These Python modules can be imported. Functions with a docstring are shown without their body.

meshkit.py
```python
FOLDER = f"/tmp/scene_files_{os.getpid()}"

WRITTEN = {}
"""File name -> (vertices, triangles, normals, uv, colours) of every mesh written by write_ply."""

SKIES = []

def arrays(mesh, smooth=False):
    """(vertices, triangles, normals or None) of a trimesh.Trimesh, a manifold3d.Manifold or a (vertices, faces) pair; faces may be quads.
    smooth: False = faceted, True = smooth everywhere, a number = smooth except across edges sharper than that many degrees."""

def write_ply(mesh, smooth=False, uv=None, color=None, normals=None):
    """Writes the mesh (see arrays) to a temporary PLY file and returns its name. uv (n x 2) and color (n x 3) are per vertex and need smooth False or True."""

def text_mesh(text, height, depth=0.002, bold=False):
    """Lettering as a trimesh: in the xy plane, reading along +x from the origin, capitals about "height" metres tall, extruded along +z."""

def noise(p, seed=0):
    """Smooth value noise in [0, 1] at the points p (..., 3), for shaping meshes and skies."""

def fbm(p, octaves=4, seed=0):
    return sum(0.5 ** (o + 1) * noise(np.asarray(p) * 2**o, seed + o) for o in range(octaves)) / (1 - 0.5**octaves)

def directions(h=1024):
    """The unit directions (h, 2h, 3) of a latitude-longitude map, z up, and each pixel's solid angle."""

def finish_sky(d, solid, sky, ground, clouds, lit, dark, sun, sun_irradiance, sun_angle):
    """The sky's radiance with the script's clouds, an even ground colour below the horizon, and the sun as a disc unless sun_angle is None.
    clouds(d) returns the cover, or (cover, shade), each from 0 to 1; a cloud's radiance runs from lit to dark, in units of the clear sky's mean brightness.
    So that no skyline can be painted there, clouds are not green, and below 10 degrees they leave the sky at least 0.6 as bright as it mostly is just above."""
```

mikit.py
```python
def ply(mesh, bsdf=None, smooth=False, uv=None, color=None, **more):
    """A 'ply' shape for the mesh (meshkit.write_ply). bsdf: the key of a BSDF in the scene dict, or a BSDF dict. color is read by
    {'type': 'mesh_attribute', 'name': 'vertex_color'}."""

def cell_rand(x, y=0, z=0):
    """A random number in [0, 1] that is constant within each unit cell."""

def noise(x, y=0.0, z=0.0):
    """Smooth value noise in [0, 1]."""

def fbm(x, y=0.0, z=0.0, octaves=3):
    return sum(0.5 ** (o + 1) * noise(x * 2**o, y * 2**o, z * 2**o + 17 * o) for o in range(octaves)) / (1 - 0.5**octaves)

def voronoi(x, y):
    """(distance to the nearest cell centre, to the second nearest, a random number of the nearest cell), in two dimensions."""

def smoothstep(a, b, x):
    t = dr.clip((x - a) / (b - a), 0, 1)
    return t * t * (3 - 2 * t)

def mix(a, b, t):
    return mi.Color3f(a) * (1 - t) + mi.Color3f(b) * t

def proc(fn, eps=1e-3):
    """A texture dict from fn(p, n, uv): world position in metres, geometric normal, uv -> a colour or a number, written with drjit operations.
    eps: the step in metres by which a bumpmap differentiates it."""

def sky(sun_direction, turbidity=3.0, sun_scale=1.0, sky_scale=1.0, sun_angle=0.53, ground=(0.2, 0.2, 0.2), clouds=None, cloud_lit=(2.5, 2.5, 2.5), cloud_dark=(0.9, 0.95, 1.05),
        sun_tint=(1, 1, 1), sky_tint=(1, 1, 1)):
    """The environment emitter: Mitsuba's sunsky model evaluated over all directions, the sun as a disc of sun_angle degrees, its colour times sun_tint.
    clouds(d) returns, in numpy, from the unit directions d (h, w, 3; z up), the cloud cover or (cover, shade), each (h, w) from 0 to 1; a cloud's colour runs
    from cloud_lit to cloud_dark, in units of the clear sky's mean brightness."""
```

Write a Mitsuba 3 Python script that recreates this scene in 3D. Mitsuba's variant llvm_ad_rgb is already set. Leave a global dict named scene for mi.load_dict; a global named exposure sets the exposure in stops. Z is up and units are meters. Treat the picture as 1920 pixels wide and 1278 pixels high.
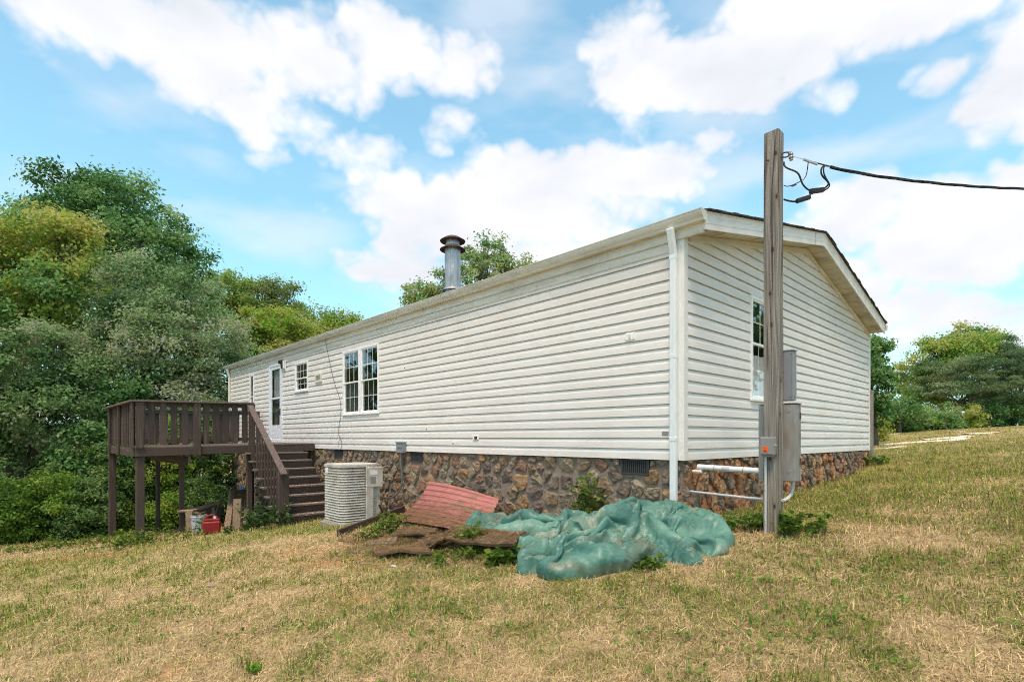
import math, random
import numpy as np, trimesh, drjit as dr, mitsuba as mi, mikit, meshkit
from mikit import noise as nz, fbm as fb, smoothstep as sst, mix
from scipy.interpolate import RBFInterpolator
from scipy.spatial import Voronoi, ConvexHull, cKDTree
from shapely.geometry import Polygon, box as sbox, MultiPolygon, LineString
from shapely.ops import unary_union

T = mi.ScalarTransform4f
scene, labels = {}, {}
rng = np.random.default_rng(11)
random.seed(5)

# ------------------------------------------------------------------ camera, sky, exposure
exposure = 1.38
FPX, HX, HY = 1000.0, 960.0, 821.5            # focal length and horizon of the photograph (pixels of 1920 x 1278)
scene['camera'] = dict(type='perspective', fov=2 * math.degrees(math.atan(960 / FPX)), fov_axis='x', near_clip=0.05, far_clip=2000.0,
                       principal_point_offset_y=(639 - HY) / 1278.0,
                       to_world=T().look_at(origin=[0, 0, 0], target=[0, 1, 0], up=[0, 0, 1]))

# cloud banks: azimuth (degrees, right of north +), elevation, half sizes, strength
BANKS = [(-38, 33, 9, 4.5, 1.2), (-30, 32.5, 9, 5, 1.3), (-22, 33, 9, 4.5, 1.2), (-12, 35, 9, 3.5, 1.0), (-27, 28.8, 7, 2.6, .9), (-21, 29, 4.5, 2.6, .8), (-5, 35, 5, 2.5, .7), (-40, 29, 1.8, 1.6, .5), (-47, 35, 5, 4, .8),
         (-25, 26.2, 3.2, 1.6, .7), (-17, 27.3, 6.5, 2.0, .75), (-6.5, 30.2, 4, 1.7, .8), (-2.5, 28.6, 2.2, 1.8, .6), (2, 25.4, 15, 3.6, 1.4), (13, 24.5, 9, 3.6, 1.3), (-2, 22, 17, 3.6, 1.3), (-12, 24.3, 7, 2.7, 1.1), (4, 21, 14, 3.2, 1.0), (-12, 19.8, 6, 2.6, .9),
         (-13, 17.5, 8, 3.2, 1.0), (4, 17.5, 12, 3.0, .7), (-20, 22.5, 3, 1.2, .5), (12, 36, 6, 3.4, 1.0), (17, 33, 9, 3.6, 1.2), (23, 31, 6, 2.6, 1.2), (28, 34, 9, 3.8, 1.3), (38, 33, 9, 3.0, 1.2), (13.5, 29.6, 2.4, 1.6, .6), (30.5, 29.4, 2, 1.6, .7),
         (14, 28.2, 3.4, 1.8, .55), (23, 27.2, 4.5, 1.2, .35), (39, 27.8, 3.5, 1.6, .7), (43.5, 24.5, 5, 3.6, 1.1), (48, 28, 8, 5, .9), (33, 19, 6, 3.0, 1.1), (41, 17, 9, 4.5, 1.3), (31, 14, 6, 3.6, 1.0), (38, 11, 9, 3.6, .9), (44, 9, 8, 3, .6), (34, 6.5, 9, 2.4, .5)]

def clouds(d):
    az = np.degrees(np.arctan2(d[..., 0], d[..., 1]))
    el = np.degrees(np.arcsin(np.clip(d[..., 2], -1, 1)))
    q = d * 1.0
    w1 = meshkit.fbm(q * 6.0 + 3.1, 4, 3) - .5
    w2 = meshkit.fbm(q * 6.0 + 9.7, 4, 8) - .5
    A, E = az + w1 * 7, el + w2 * 5.5
    F = np.full(az.shape, -1.0)
    for a, e, ra, re, k in BANKS:
        k = k * (.5 if ra < 4.2 else 1)                          # small puffs stay ragged wisps
        F = np.maximum(F, k * (1 - ((A - a) / ra) ** 2 - ((E - e) / re) ** 2) - .05)
    far = meshkit.fbm(q * np.array([2.6, 2.6, 4.5]) + 5.5, 4, 21) * 2.6 - 1.05          # the same broken cloud goes on round the sky
    t = np.clip((np.abs(az) - 50) / 14, 0, 1)
    t = np.maximum(t, np.clip((el - 40) / 8, 0, 1))
    F = F * (1 - t) + far * t
    det = .55 * (meshkit.fbm(q * 13.0, 6, 5) - .5) + .45 * (np.abs(meshkit.fbm(q * 22.0 + 1.7, 5, 15) - .5) * 2 - .24)
    thin = np.clip(meshkit.fbm(q * np.array([6, 6, 14.0]) + 2.2, 5, 31) - .46, 0, 1) * 1.5
    x = np.clip((F + det * 2.3 + .24) / .95, 0, 1)
    cover = x * x * (3 - 2 * x)
    cover = np.maximum(cover, np.clip(thin + .10, .10, .5))
    cover = np.maximum(cover, np.clip((9 - el) / 16, 0, .45))
    shade = np.clip(.12 + 1.9 * (meshkit.fbm(q * np.array([8, 8, 15.0]) + 4.4, 5, 12) - .44) + .25 * np.clip(F, 0, 1), 0, 1)
    return cover, shade

scene['sky'] = mikit.sky([-.10, -.40, .93], turbidity=3.0, sun_scale=0.85, sky_scale=1.65, sun_angle=14, clouds=clouds, sun_tint=(1.12, 1.0, .96),
                         cloud_lit=(1.42, 1.42, 1.47), cloud_dark=(1.10, 1.14, 1.23), sky_tint=(1.62, 2.14, 1.74), ground=(.2, .18, .12))

# ------------------------------------------------------------------ frames: world, and the house's own axes a (gable), b (long wall)
C = np.array([1.926, 6.0]); G = np.array([.7272, .6864]); L = np.array([-.6864, .7272])
HW, HL = 7.8, 16.8                         # width of the gable, length of the long wall
ZS = -.248                                 # lower edge of the siding

def loc(a, b, z):
    a, b, z = np.broadcast_arrays(np.asarray(a, float), np.asarray(b, float), np.asarray(z, float))
    return np.stack([C[0] + a * G[0] + b * L[0], C[1] + a * G[1] + b * L[1], z], -1)

def W(m):
    """(vertices in house axes, faces) -> world"""
    v, f = m
    v = np.asarray(v, float)
    return loc(v[:, 0], v[:, 1], v[:, 2]), np.asarray(f, int)

def lw(x, y):
    """position (b, z) on the long wall seen at a photo pixel"""
    r = (x - HX) / FPX
    b = (C[0] - C[1] * r) / (-L[0] + L[1] * r)
    return b, (HY - y) / FPX * (C[1] + L[1] * b)

def gw(x, y):
    r = (x - HX) / FPX
    a = (r * C[1] - C[0]) / (G[0] - G[1] * r)
    return a, (HY - y) / FPX * (C[1] + G[1] * a)

def at(x, y, Y):
    return np.array([(x - HX) / FPX * Y, Y, (HY - y) / FPX * Y])

# ------------------------------------------------------------------ ground
CTRL = np.array([(0, 0, -1.45), (.53, 4.6, -1.22), (2.62, 5.35, -.93), (1.93, 6, -.96), (3.03, 7.04, -.94), (4.61, 8.53, -.83), (6.76, 10.56, -.71), (7.6, 11.4, -.53),
                 (-3.1, 9.5, -1.57), (-4.67, 10.83, -1.77), (-7.5, 10.7, -2.04), (-10.06, 13.39, -2.5), (43, 45, 1.15), (30, 45, .42), (8, 8, -.50), (12, 12.5, -.25), (20, 21, .0), (14, 6, .05),
                 (-12, 12.5, -2.6), (-20, 20, -3.3), (-24, 12, -3.6), (-20, 28, -3.9), (-8, 20, -2.9), (-9, 30, -3.3), (0, 30, -2.4), (10, 32, -.9), (-5, 0, -2.02), (-12, 2, -2.9), (5, 0, -.95), (3.2, 3.2, -.99), (0, -8, -1.8), (14, -6, -.2),
                 (-3.5, 5, -1.73), (-6, 7, -2.02), (-2.4, 16, -1.9), (22, 33, .2), (36, 30, 1.0), (-14, -10, -3.4), (60, 50, 1.9)])
_rbf = RBFInterpolator(CTRL[:, :2], CTRL[:, 2], kernel='thin_plate_spline', smoothing=.02)
MOUNDS = []                                # (x, y, radius x, radius y, height): heaps of clippings

def gz0(x, y):
    x, y = np.asarray(x, float), np.asarray(y, float)
    r = np.maximum(np.hypot(x, y), 1e-9)
    k = np.minimum(1, 62 / r)
    p = np.stack([np.ravel(x * k), np.ravel(y * k)], 1)
    out = np.concatenate([_rbf(p[i:i + 40000]) for i in range(0, len(p), 40000)]) if len(p) else np.zeros(0)
    return out.reshape(x.shape)

_gx = np.sort(np.concatenate([np.linspace(-16, 16, 641), np.linspace(-70, -16.2, 110), np.linspace(16.2, 70, 110)]))
_gy = np.concatenate([np.linspace(-20, -1, 60), np.linspace(-.95, 18, 380), np.linspace(18.3, 75, 150)])
from scipy.interpolate import RegularGridInterpolator
_base = RegularGridInterpolator((_gx, _gy), gz0(*np.meshgrid(_gx, _gy, indexing='ij')), bounds_error=False, fill_value=None)

def gz(x, y, fine=True):
    x, y = np.asarray(x, float), np.asarray(y, float)
    z = _base(np.stack([np.clip(x, -69, 69), np.clip(y, -19.9, 74)], -1))
    for mx, my, ra, rb, h in MOUNDS:
        da, db = (x - mx) * G[0] + (y - my) * G[1], (x - mx) * L[0] + (y - my) * L[1]
        z = z + h * np.exp(-(da / ra) ** 2 - (db / rb) ** 2)
    if fine:
        p = np.stack([x, y, 0 * x], -1)
        near = np.clip(1.4 - np.hypot(x, y) / 40, .2, 1)
        z = z + near * (.07 * (meshkit.fbm(p * .9, 3, 4) - .5) + .022 * (meshkit.fbm(p * 7, 3, 6) - .5))
    return z if x.ndim else float(np.ravel(z)[0])

def atg(x, y, h=0.0):
    """where the ray through a photo pixel meets the ground raised by h"""
    r, v = (x - HX) / FPX, (y - HY) / FPX
    t = np.linspace(1.5, 45, 1500)
    z = gz(r * t, t, False) + h
    i = np.argmax(-v * t <= z)
    return np.array([r * t[i], t[i], -v * t[i]])

MOUNDS += [(-.80, 7.10, .45, .6, .07), (-.2, 6.45, .5, .7, .13), (-1.3, 7.35, .5, .7, .05)]

# ------------------------------------------------------------------ mesh helpers
def cat(ms):
    vs, fs, n = [], [], 0
    for v, f in ms:
        vs.append(np.asarray(v, float)); fs.append(np.asarray(f, int) + n); n += len(v)
    return np.vstack(vs), np.vstack(fs)

_BF = np.array([[0, 2, 1], [1, 2, 3], [4, 5, 6], [5, 7, 6], [0, 1, 4], [1, 5, 4], [2, 6, 3], [3, 6, 7], [0, 4, 2], [2, 4, 6], [1, 3, 5], [3, 7, 5]])
_cb = None
def box(a0, a1, b0, b1, z0, z1, ch=0.0):
    """axis-aligned box, its edges chamfered by ch"""
    global _cb
    lo, hi = np.minimum([a0, b0, z0], [a1, b1, z1]), np.maximum([a0, b0, z0], [a1, b1, z1])
    if ch <= 0:
        return np.array([[(lo, hi)[i][0], (lo, hi)[j][1], (lo, hi)[k][2]] for i in (0, 1) for j in (0, 1) for k in (0, 1)]), _BF
    if _cb is None:
        s = np.array([[i, j, k] for i in (-1, 1) for j in (-1, 1) for k in (-1, 1)], float)
        sg = np.repeat(s, 3, 0); m = np.tile(np.eye(3), (8, 1))
        pts = sg * (1 - .2 * (1 - m))
        h = ConvexHull(pts)
        f = h.simplices.copy()
        n = np.cross(pts[f[:, 1]] - pts[f[:, 0]], pts[f[:, 2]] - pts[f[:, 0]])
        flip = (n * pts[f].mean(1)).sum(1) < 0
        f[flip] = f[flip][:, ::-1]
        _cb = sg, m, f
    sg, m, f = _cb
    half = (hi - lo) / 2
    c = np.minimum(ch, half.min() * .45)
    return (lo + hi) / 2 + sg * (half - c * (1 - m)), f

def bar(p0, p1, w, h, up=(0, 0, 1), ch=.004):
    """a chamfered beam from p0 to p1: w sideways, h along up"""
    p0, p1 = np.asarray(p0, float), np.asarray(p1, float)
    d = p1 - p0; n = np.linalg.norm(d); d = d / n
    s = np.cross(d, up)
    if np.linalg.norm(s) < 1e-4: s = np.cross(d, (0, 1, 0))
    s /= np.linalg.norm(s); u = np.cross(s, d)
    v, f = box(-w / 2, w / 2, 0, n, -h / 2, h / 2, ch)
    return p0 + v[:, :1] * s + v[:, 1:2] * d + v[:, 2:] * u, f

def tube(pts, r, sides=8, cap=True):
    p = np.asarray(pts, float); n = len(p)
    r = np.broadcast_to(np.asarray(r, float), (n,))
    t = np.gradient(p, axis=0); t /= np.linalg.norm(t, axis=1, keepdims=True) + 1e-12
    ref = np.array([0, 0, 1.0]) if abs(t[0, 2]) < .9 else np.array([1.0, 0, 0])
    u = np.cross(ref, t[0]); u /= np.linalg.norm(u)
    ang = np.arange(sides) * 2 * np.pi / sides
    V = []
    for i in range(n):
        u = u - t[i] * (u @ t[i]); u /= np.linalg.norm(u) + 1e-12
        w = np.cross(t[i], u)
        V.append(p[i] + r[i] * (np.cos(ang)[:, None] * u + np.sin(ang)[:, None] * w))
    V = np.vstack(V)
    i, j = np.meshgrid(np.arange(n - 1), np.arange(sides), indexing='ij')
    k = (j + 1) % sides
    q0, q1, q2, q3 = i * sides + j, i * sides + k, (i + 1) * sides + k, (i + 1) * sides + j
    F = np.vstack([np.stack([q0, q1, q2], -1).reshape(-1, 3), np.stack([q0, q2, q3], -1).reshape(-1, 3)])
    if cap:
        V = np.vstack([V, p[:1], p[-1:]]); a = np.arange(sides)
        F = np.vstack([F, np.stack([(a + 1) % sides, a, a * 0 + n * sides], 1), np.stack([a + (n - 1) * sides, (a + 1) % sides + (n - 1) * sides, a * 0 + n * sides + 1], 1)])
    return V, F

def curve(pts, n=24):
    """smooth line through points"""
    from scipy.interpolate import make_interp_spline
    p = np.asarray(pts, float)
    t = np.concatenate([[0], np.cumsum(np.linalg.norm(np.diff(p, axis=0), axis=1))])
    return make_interp_spline(t, p, k=min(3, len(p) - 1))(np.linspace(0, t[-1], n))

def lathe(profile, c, sides=24):
    pr = np.asarray(profile, float); n = len(pr); ang = np.arange(sides) * 2 * np.pi / sides
    V = np.stack([c[0] + pr[:, :1] * np.cos(ang), c[1] + pr[:, :1] * np.sin(ang), c[2] + pr[:, 1:] + 0 * ang], -1).reshape(-1, 3)
    i, j = np.meshgrid(np.arange(n - 1), np.arange(sides), indexing='ij'); k = (j + 1) % sides
    F = np.vstack([np.stack([i * sides + j, i * sides + k, (i + 1) * sides + k], -1).reshape(-1, 3), np.stack([i * sides + j, (i + 1) * sides + k, (i + 1) * sides + j], -1).reshape(-1, 3)])
    return V, F

def extrude(poly, h):
    m = trimesh.creation.extrude_polygon(poly, h, engine='earcut')
    return np.array(m.vertices), np.array(m.faces)

def sweep(profile, ends):
    """profile (n, 2) closed, swept along b in house axes: profile columns are a and z"""
    p = np.asarray(profile, float); n = len(p)
    m = extrude(Polygon(p), 1.0)
    v = m[0]
    return np.stack([v[:, 0], ends[0] + v[:, 2] * (ends[1] - ends[0]), v[:, 1]], 1), m[1]

def numbered(name):
    if name not in scene and not any(k.startswith(name + '__') for k in scene) and name not in labels:
        return name
    i = 1
    while f'{name}_{i:03d}' in scene or f'{name}_{i:03d}' in labels or any(k.startswith(f'{name}_{i:03d}__') for k in scene):
        i += 1
    return f'{name}_{i:03d}'

_count = {}
def obj(name, mesh, mat, parent=None, smooth=False, world=False, label=None, color=None):
    """one entry of the scene; a part when it has a parent. Meshes come in house axes unless world."""
    base = f'{parent}__{name}' if parent else name
    i = _count.get(base, -1) + 1; _count[base] = i
    key = base if i == 0 else f'{base}_{i:03d}'
    m = mesh if world else W(mesh)
    scene[key] = mikit.ply(m, mat, smooth=smooth, **({'color': color} if color is not None else {}))
    if label: labels[key] = {'label': label}
    return key

_things = {}
def thing(name, label, cat_, group=None):
    i = _things.get(name, -1) + 1; _things[name] = i
    key = name if i == 0 else f'{name}_{i:03d}'
    labels[key] = {'label': label, 'category': cat_}
    if group: labels[key]['group'] = group
    return key

def tag(key, label, cat_, group=None):
    labels[key] = {'label': label, 'category': cat_}
    if group: labels[key]['group'] = group

# ------------------------------------------------------------------ materials
def mat(name, color, rough=.6, bump=None, bscale=1.0, two=True, **kw):
    def tex(c):
        return c if isinstance(c, dict) else {'type': 'rgb', 'value': list(c)}
    b = {'type': 'principled', 'base_color': tex(color), 'roughness': rough, 'specular': kw.pop('specular', .35), **kw}
    if bump is not None:
        b = {'type': 'bumpmap', 'arbitrary': bump, 'scale': bscale, 'bsdf': b}
    scene[name] = {'type': 'twosided', 'bsdf': b} if two else b
    return name

def hab(p):
    x, y = p.x - C[0], p.y - C[1]
    return x * G[0] + y * G[1], x * L[0] + y * L[1]

def c_siding(p, n, uv):
    a, b = hab(p)
    u = dr.select(dr.abs(a) < .08, b, a)
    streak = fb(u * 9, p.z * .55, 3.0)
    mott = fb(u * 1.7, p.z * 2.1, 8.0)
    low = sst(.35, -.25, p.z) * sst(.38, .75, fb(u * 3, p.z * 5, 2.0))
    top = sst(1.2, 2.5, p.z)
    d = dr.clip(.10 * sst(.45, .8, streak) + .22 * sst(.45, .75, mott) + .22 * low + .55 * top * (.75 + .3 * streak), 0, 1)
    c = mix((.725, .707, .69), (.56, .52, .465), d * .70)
    return c
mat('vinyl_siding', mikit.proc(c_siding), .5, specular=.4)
def c_trim(p, n, uv):
    d = fb(p.x * 3, p.y * 3, p.z * 1.2); f = fb(p.x * 25, p.y * 25, p.z * 6)
    return mix((.74, .73, .715), (.58, .54, .47), sst(.45, .8, d) * .55 + sst(.6, .85, f) * .25)
mat('white_trim', mikit.proc(c_trim), .45)
def c_tan(p, n, uv):
    d = fb(p.x * 2, p.y * 2, p.z * 9); f = fb(p.x * 30, p.y * 30, p.z * 5)
    return mix((.68, .655, .59), (.40, .36, .28), sst(.4, .85, d) * .5 + sst(.55, .9, f) * .3)
mat('tan_trim', mikit.proc(c_tan), .5)
mat('gutter_metal', mikit.proc(c_tan), .38)
def c_soffit(p, n, uv):
    return mix((.58, .54, .45), (.36, .32, .25), sst(.4, .8, fb(p.x * 4, p.y * 4, 1.0)))
mat('soffit_panel', mikit.proc(c_soffit), .6)
mat('door_white', (.74, .78, .84), .35)
mat('sash_white', (.80, .81, .82), .4)
mat('downspout_white', (.74, .79, .82), .35)
mat('black_plastic', (.02, .02, .022), .45)
mat('dark_grille', (.045, .05, .055), .5)
mat('dark_inside', (.10, .09, .08), .9)
mat('curtain', (.70, .70, .68), .9)
mat('blind', (.30, .33, .34), .8)
mat('screen', (.05, .055, .055), .8)
scene['pane'] = {'type': 'thindielectric'}
def c_shingle(p, n, uv):
    a, b = hab(p)
    t = mikit.cell_rand(dr.floor(b * 3.3), dr.floor(a * 7.2))
    return mix((.035, .035, .038), (.10, .095, .09), t * .7 + .3 * nz(p.x * 70, p.y * 70, 1.0))
mat('shingle', mikit.proc(c_shingle), .9)
def c_galv(p, n, uv):
    s = fb(p.x * 40, p.y * 40, p.z * 9); r = fb(p.x * 7, p.y * 7, p.z * 3)
    return mix((.56, .58, .60), (.28, .30, .33), s) * (1 - .35 * sst(.5, .8, r))
mat('galvanised', mikit.proc(c_galv), .42, metallic=.55)
def c_box(p, n, uv):
    r = fb(p.x * 9, p.y * 9, p.z * 2.5); s = fb(p.x * 50, p.y * 50, p.z * 12)
    return mix((.29, .285, .275), (.21, .165, .12), sst(.48, .75, r) * .7) * (.85 + .3 * s)
mat('weathered_box', mikit.proc(c_box), .5, metallic=.2)
mat('grey_box', mikit.proc(lambda p, n, uv: mix((.25, .27, .30), (.19, .205, .23), fb(p.x * 20, p.y * 20, p.z * 6))), .45)
mat('plastic_grey', (.24, .24, .24), .5)
mat('dark_conduit', (.13, .145, .155), .5)
mat('orange_label', (.75, .13, .03), .6)
mat('label_ink', (.10, .03, .02), .7)
mat('white_label', (.70, .72, .76), .5)
mat('pvc', (.72, .75, .78), .35)
mat('conduit', (.50, .52, .54), .4)
mat('rust_and_gap_shade', mikit.proc(lambda p, n, uv: mix((.05, .035, .035), (.13, .07, .055), fb(p.x * 18, p.y * 18, p.z * 18))), .7)
STONES = []
_stone = [((.24, .17, .11), (.36, .27, .18)), ((.20, .155, .12), (.29, .235, .18)), ((.31, .185, .095), (.41, .27, .15)), ((.17, .13, .11), (.25, .195, .155)),
          ((.27, .21, .145), (.38, .32, .23)), ((.23, .135, .095), (.33, .205, .135))]
def stone_fn(lo, hi):
    def f(p, n, uv):
        t = fb(p.x * 11, p.y * 11, p.z * 11); s = fb(p.x * 42 + 3, p.y * 42, p.z * 42, octaves=4)
        return mix(lo, hi, sst(.25, .75, t)) * (.30 + 1.0 * s)
    return f
stone_bump = mikit.proc(lambda p, n, uv: fb(p.x * 28, p.y * 28, p.z * 28, octaves=4), eps=3e-3)
for i, (lo, hi) in enumerate(_stone):
    STONES.append(mat(f'stone_{"abcdef"[i]}', mikit.proc(stone_fn(lo, hi)), .85, bump=stone_bump, bscale=.032))
RED = []
for i, (lo, hi) in enumerate([((.33, .15, .07), (.47, .26, .14)), ((.26, .13, .08), (.38, .22, .14)), ((.36, .20, .10), (.52, .35, .21))]):
    RED.append(mat(f'red_stone_{"abc"[i]}', mikit.proc(stone_fn(lo, hi)), .9, bump=stone_bump, bscale=.032))
def c_mortar(p, n, uv):
    a, b = hab(p)
    red = sst(.05, .5, a) * .8
    s = fb(p.x * 30, p.y * 30, p.z * 30)
    return mix(mix((.185, .15, .122), (.275, .235, .195), s), mix((.26, .13, .07), (.36, .20, .11), s), red)
mat('mortar', mikit.proc(c_mortar), .95, bump=stone_bump, bscale=.015)
def grain(col_lo, col_hi, ax, wear=(.30, .26, .23), wv=.35):
    def f(p, n, uv):
        a, b = hab(p)
        q = {'z': (a * 55, b * 55, p.z * 3.0), 'a': (a * 3.0, b * 55, p.z * 55), 'b': (a * 55, b * 3.0, p.z * 55)}[ax]
        t = .5 * fb(*q) + .5 * fb(q[0] * 2.7, q[1] * 2.7, q[2] * 2.2); w = fb(q[0] * .5 + 7, q[1] * .5, q[2] * .5 + 2)
        c = mix(col_lo, col_hi, t)
        return mix(c, wear, sst(.55, .85, w) * wv)
    return f
DL, DH = (.042, .031, .026), (.092, .070, .060)
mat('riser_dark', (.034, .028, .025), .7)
for ax in 'zab':
    mat('deck_' + ax, mikit.proc(grain(DL, DH, ax, (.20, .165, .15), .35)), .75)
for q_, (k0, k1) in enumerate(((.72, .78), (1.25, 1.3))):
    mat(f'deck_z{q_ + 1}', mikit.proc(grain([x * k0 for x in DL], [x * k1 for x in DH], 'z', (.22, .185, .165), .3 + .3 * q_)), .75)
    mat(f'deck_a{q_ + 1}', mikit.proc(grain([x * k0 for x in DL], [x * k1 for x in DH], 'a', (.22, .185, .165), .3 + .3 * q_)), .75)
mat('tread_wood', mikit.proc(grain((.10, .078, .068), (.19, .155, .14), 'a')), .8)
mat('rail_wood', mikit.proc(grain((.085, .062, .056), (.17, .135, .125), 'b')), .75)
def c_pole(p, n, uv):
    a, b = hab(p)
    u = a - b - 1.01
    w = nz(u * 14, 2.0, p.z * 1.3) * .05
    t = .35 * fb((u + w) * 60, 1.0, p.z * 1.6, octaves=4) + .65 * fb((u + w) * 170, 3.0, p.z * 2.6)
    crack = sst(.70, .78, nz((u + w) * 95, 5.0, p.z * 1.1))
    ki = dr.floor(p.z * 2.3); kz = (ki + .3 + .4 * mikit.cell_rand(ki, 3)) / 2.3
    ku = (mikit.cell_rand(ki, 7) - .5) * .16
    kd = dr.sqrt(dr.square((u - ku) * 1.6) + dr.square((p.z - kz) * .75))
    ring = .5 + .5 * dr.sin(kd * 420)
    knot = sst(.024, .013, kd); halo = sst(.065, .02, kd) * .6
    c = mix((.11, .10, .09), (.34, .315, .285), sst(.15, .85, t))
    c = mix(c, mix((.10, .08, .065), (.26, .22, .18), ring), halo)
    c = mix(c, (.035, .026, .022), dr.clip(knot * .9 + crack * .75, 0, 1))
    green = sst(-.15, -.9, p.z) * .55
    return mix(c, c * mi.Color3f(.80, .75, .52), green)
mat('pole_wood', mikit.proc(c_pole), .85, bump=mikit.proc(lambda p, n, uv: fb((hab(p)[0] - hab(p)[1]) * 70, 1.0, p.z * 1.6), eps=2e-3), bscale=.012)
mat('grey_wood', mikit.proc(lambda p, n, uv: mix((.17, .155, .14), (.30, .28, .25), fb(p.x * 30, p.y * 30, p.z * 5))), .85)
mat('old_wood', mikit.proc(lambda p, n, uv: mix((.17, .12, .08), (.34, .26, .18), fb(p.x * 30, p.y * 12, p.z * 8))), .85)
mat('rot_board', mikit.proc(lambda p, n, uv: mix((.07, .045, .028), (.20, .135, .075), fb(p.x * 16, p.y * 16, p.z * 22))), .95,
    bump=mikit.proc(lambda p, n, uv: fb(p.x * 60, p.y * 60, p.z * 60), eps=2e-3), bscale=.012)
def c_red(p, n, uv):
    d = fb(p.x * 5, p.y * 5, p.z * 5); s = fb(p.x * 45, p.y * 45, p.z * 45)
    c = mix((.34, .115, .11), (.46, .19, .175), fb(p.x * 14, p.y * 14, 1.0))
    return mix(c, (.22, .15, .085), dr.clip(sst(.50, .72, d) * .75 + sst(.62, .70, s) * .7, 0, .95))
mat('red_metal', mikit.proc(c_red), .55)
def c_tarp(p, n, uv):
    d = fb(p.x * 2.6, p.y * 2.6, p.z * 4); s = fb(p.x * 40, p.y * 40, p.z * 40); w = fb(p.x * 1.7 + 5, p.y * 1.7, p.z * 3)
    cr = dr.abs(fb(p.x * 7, p.y * 7, p.z * 7) - .5)
    c = mix((.024, .108, .092), (.125, .285, .222), sst(.3, .72, w) * .75 + .25 * s)
    c = mix(c, (.30, .45, .38), sst(.03, .0, cr) * .08)                     # worn whitish along old creases
    return mix(c, (.26, .215, .135), dr.clip(sst(.56, .72, d) * .38 + sst(.62, .74, s) * .35, 0, .8))
mat('tarp_cloth', mikit.proc(c_tarp), .46, specular=.5, bump=mikit.proc(lambda p, n, uv: dr.abs(fb(p.x * 9, p.y * 9, p.z * 9) - .5) * 1.6 + .35 * fb(p.x * 45, p.y * 45, p.z * 45), eps=4e-3), bscale=.009)
mat('bark', mikit.proc(lambda p, n, uv: mix((.07, .055, .045), (.19, .16, .135), fb(p.x * 22, p.y * 22, p.z * 5))), .95)
mat('red_plastic', (.23, .012, .015), .45)
mat('bucket_plastic', (.42, .47, .50), .5)
mat('blue_plastic', (.02, .07, .22), .5)
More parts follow.
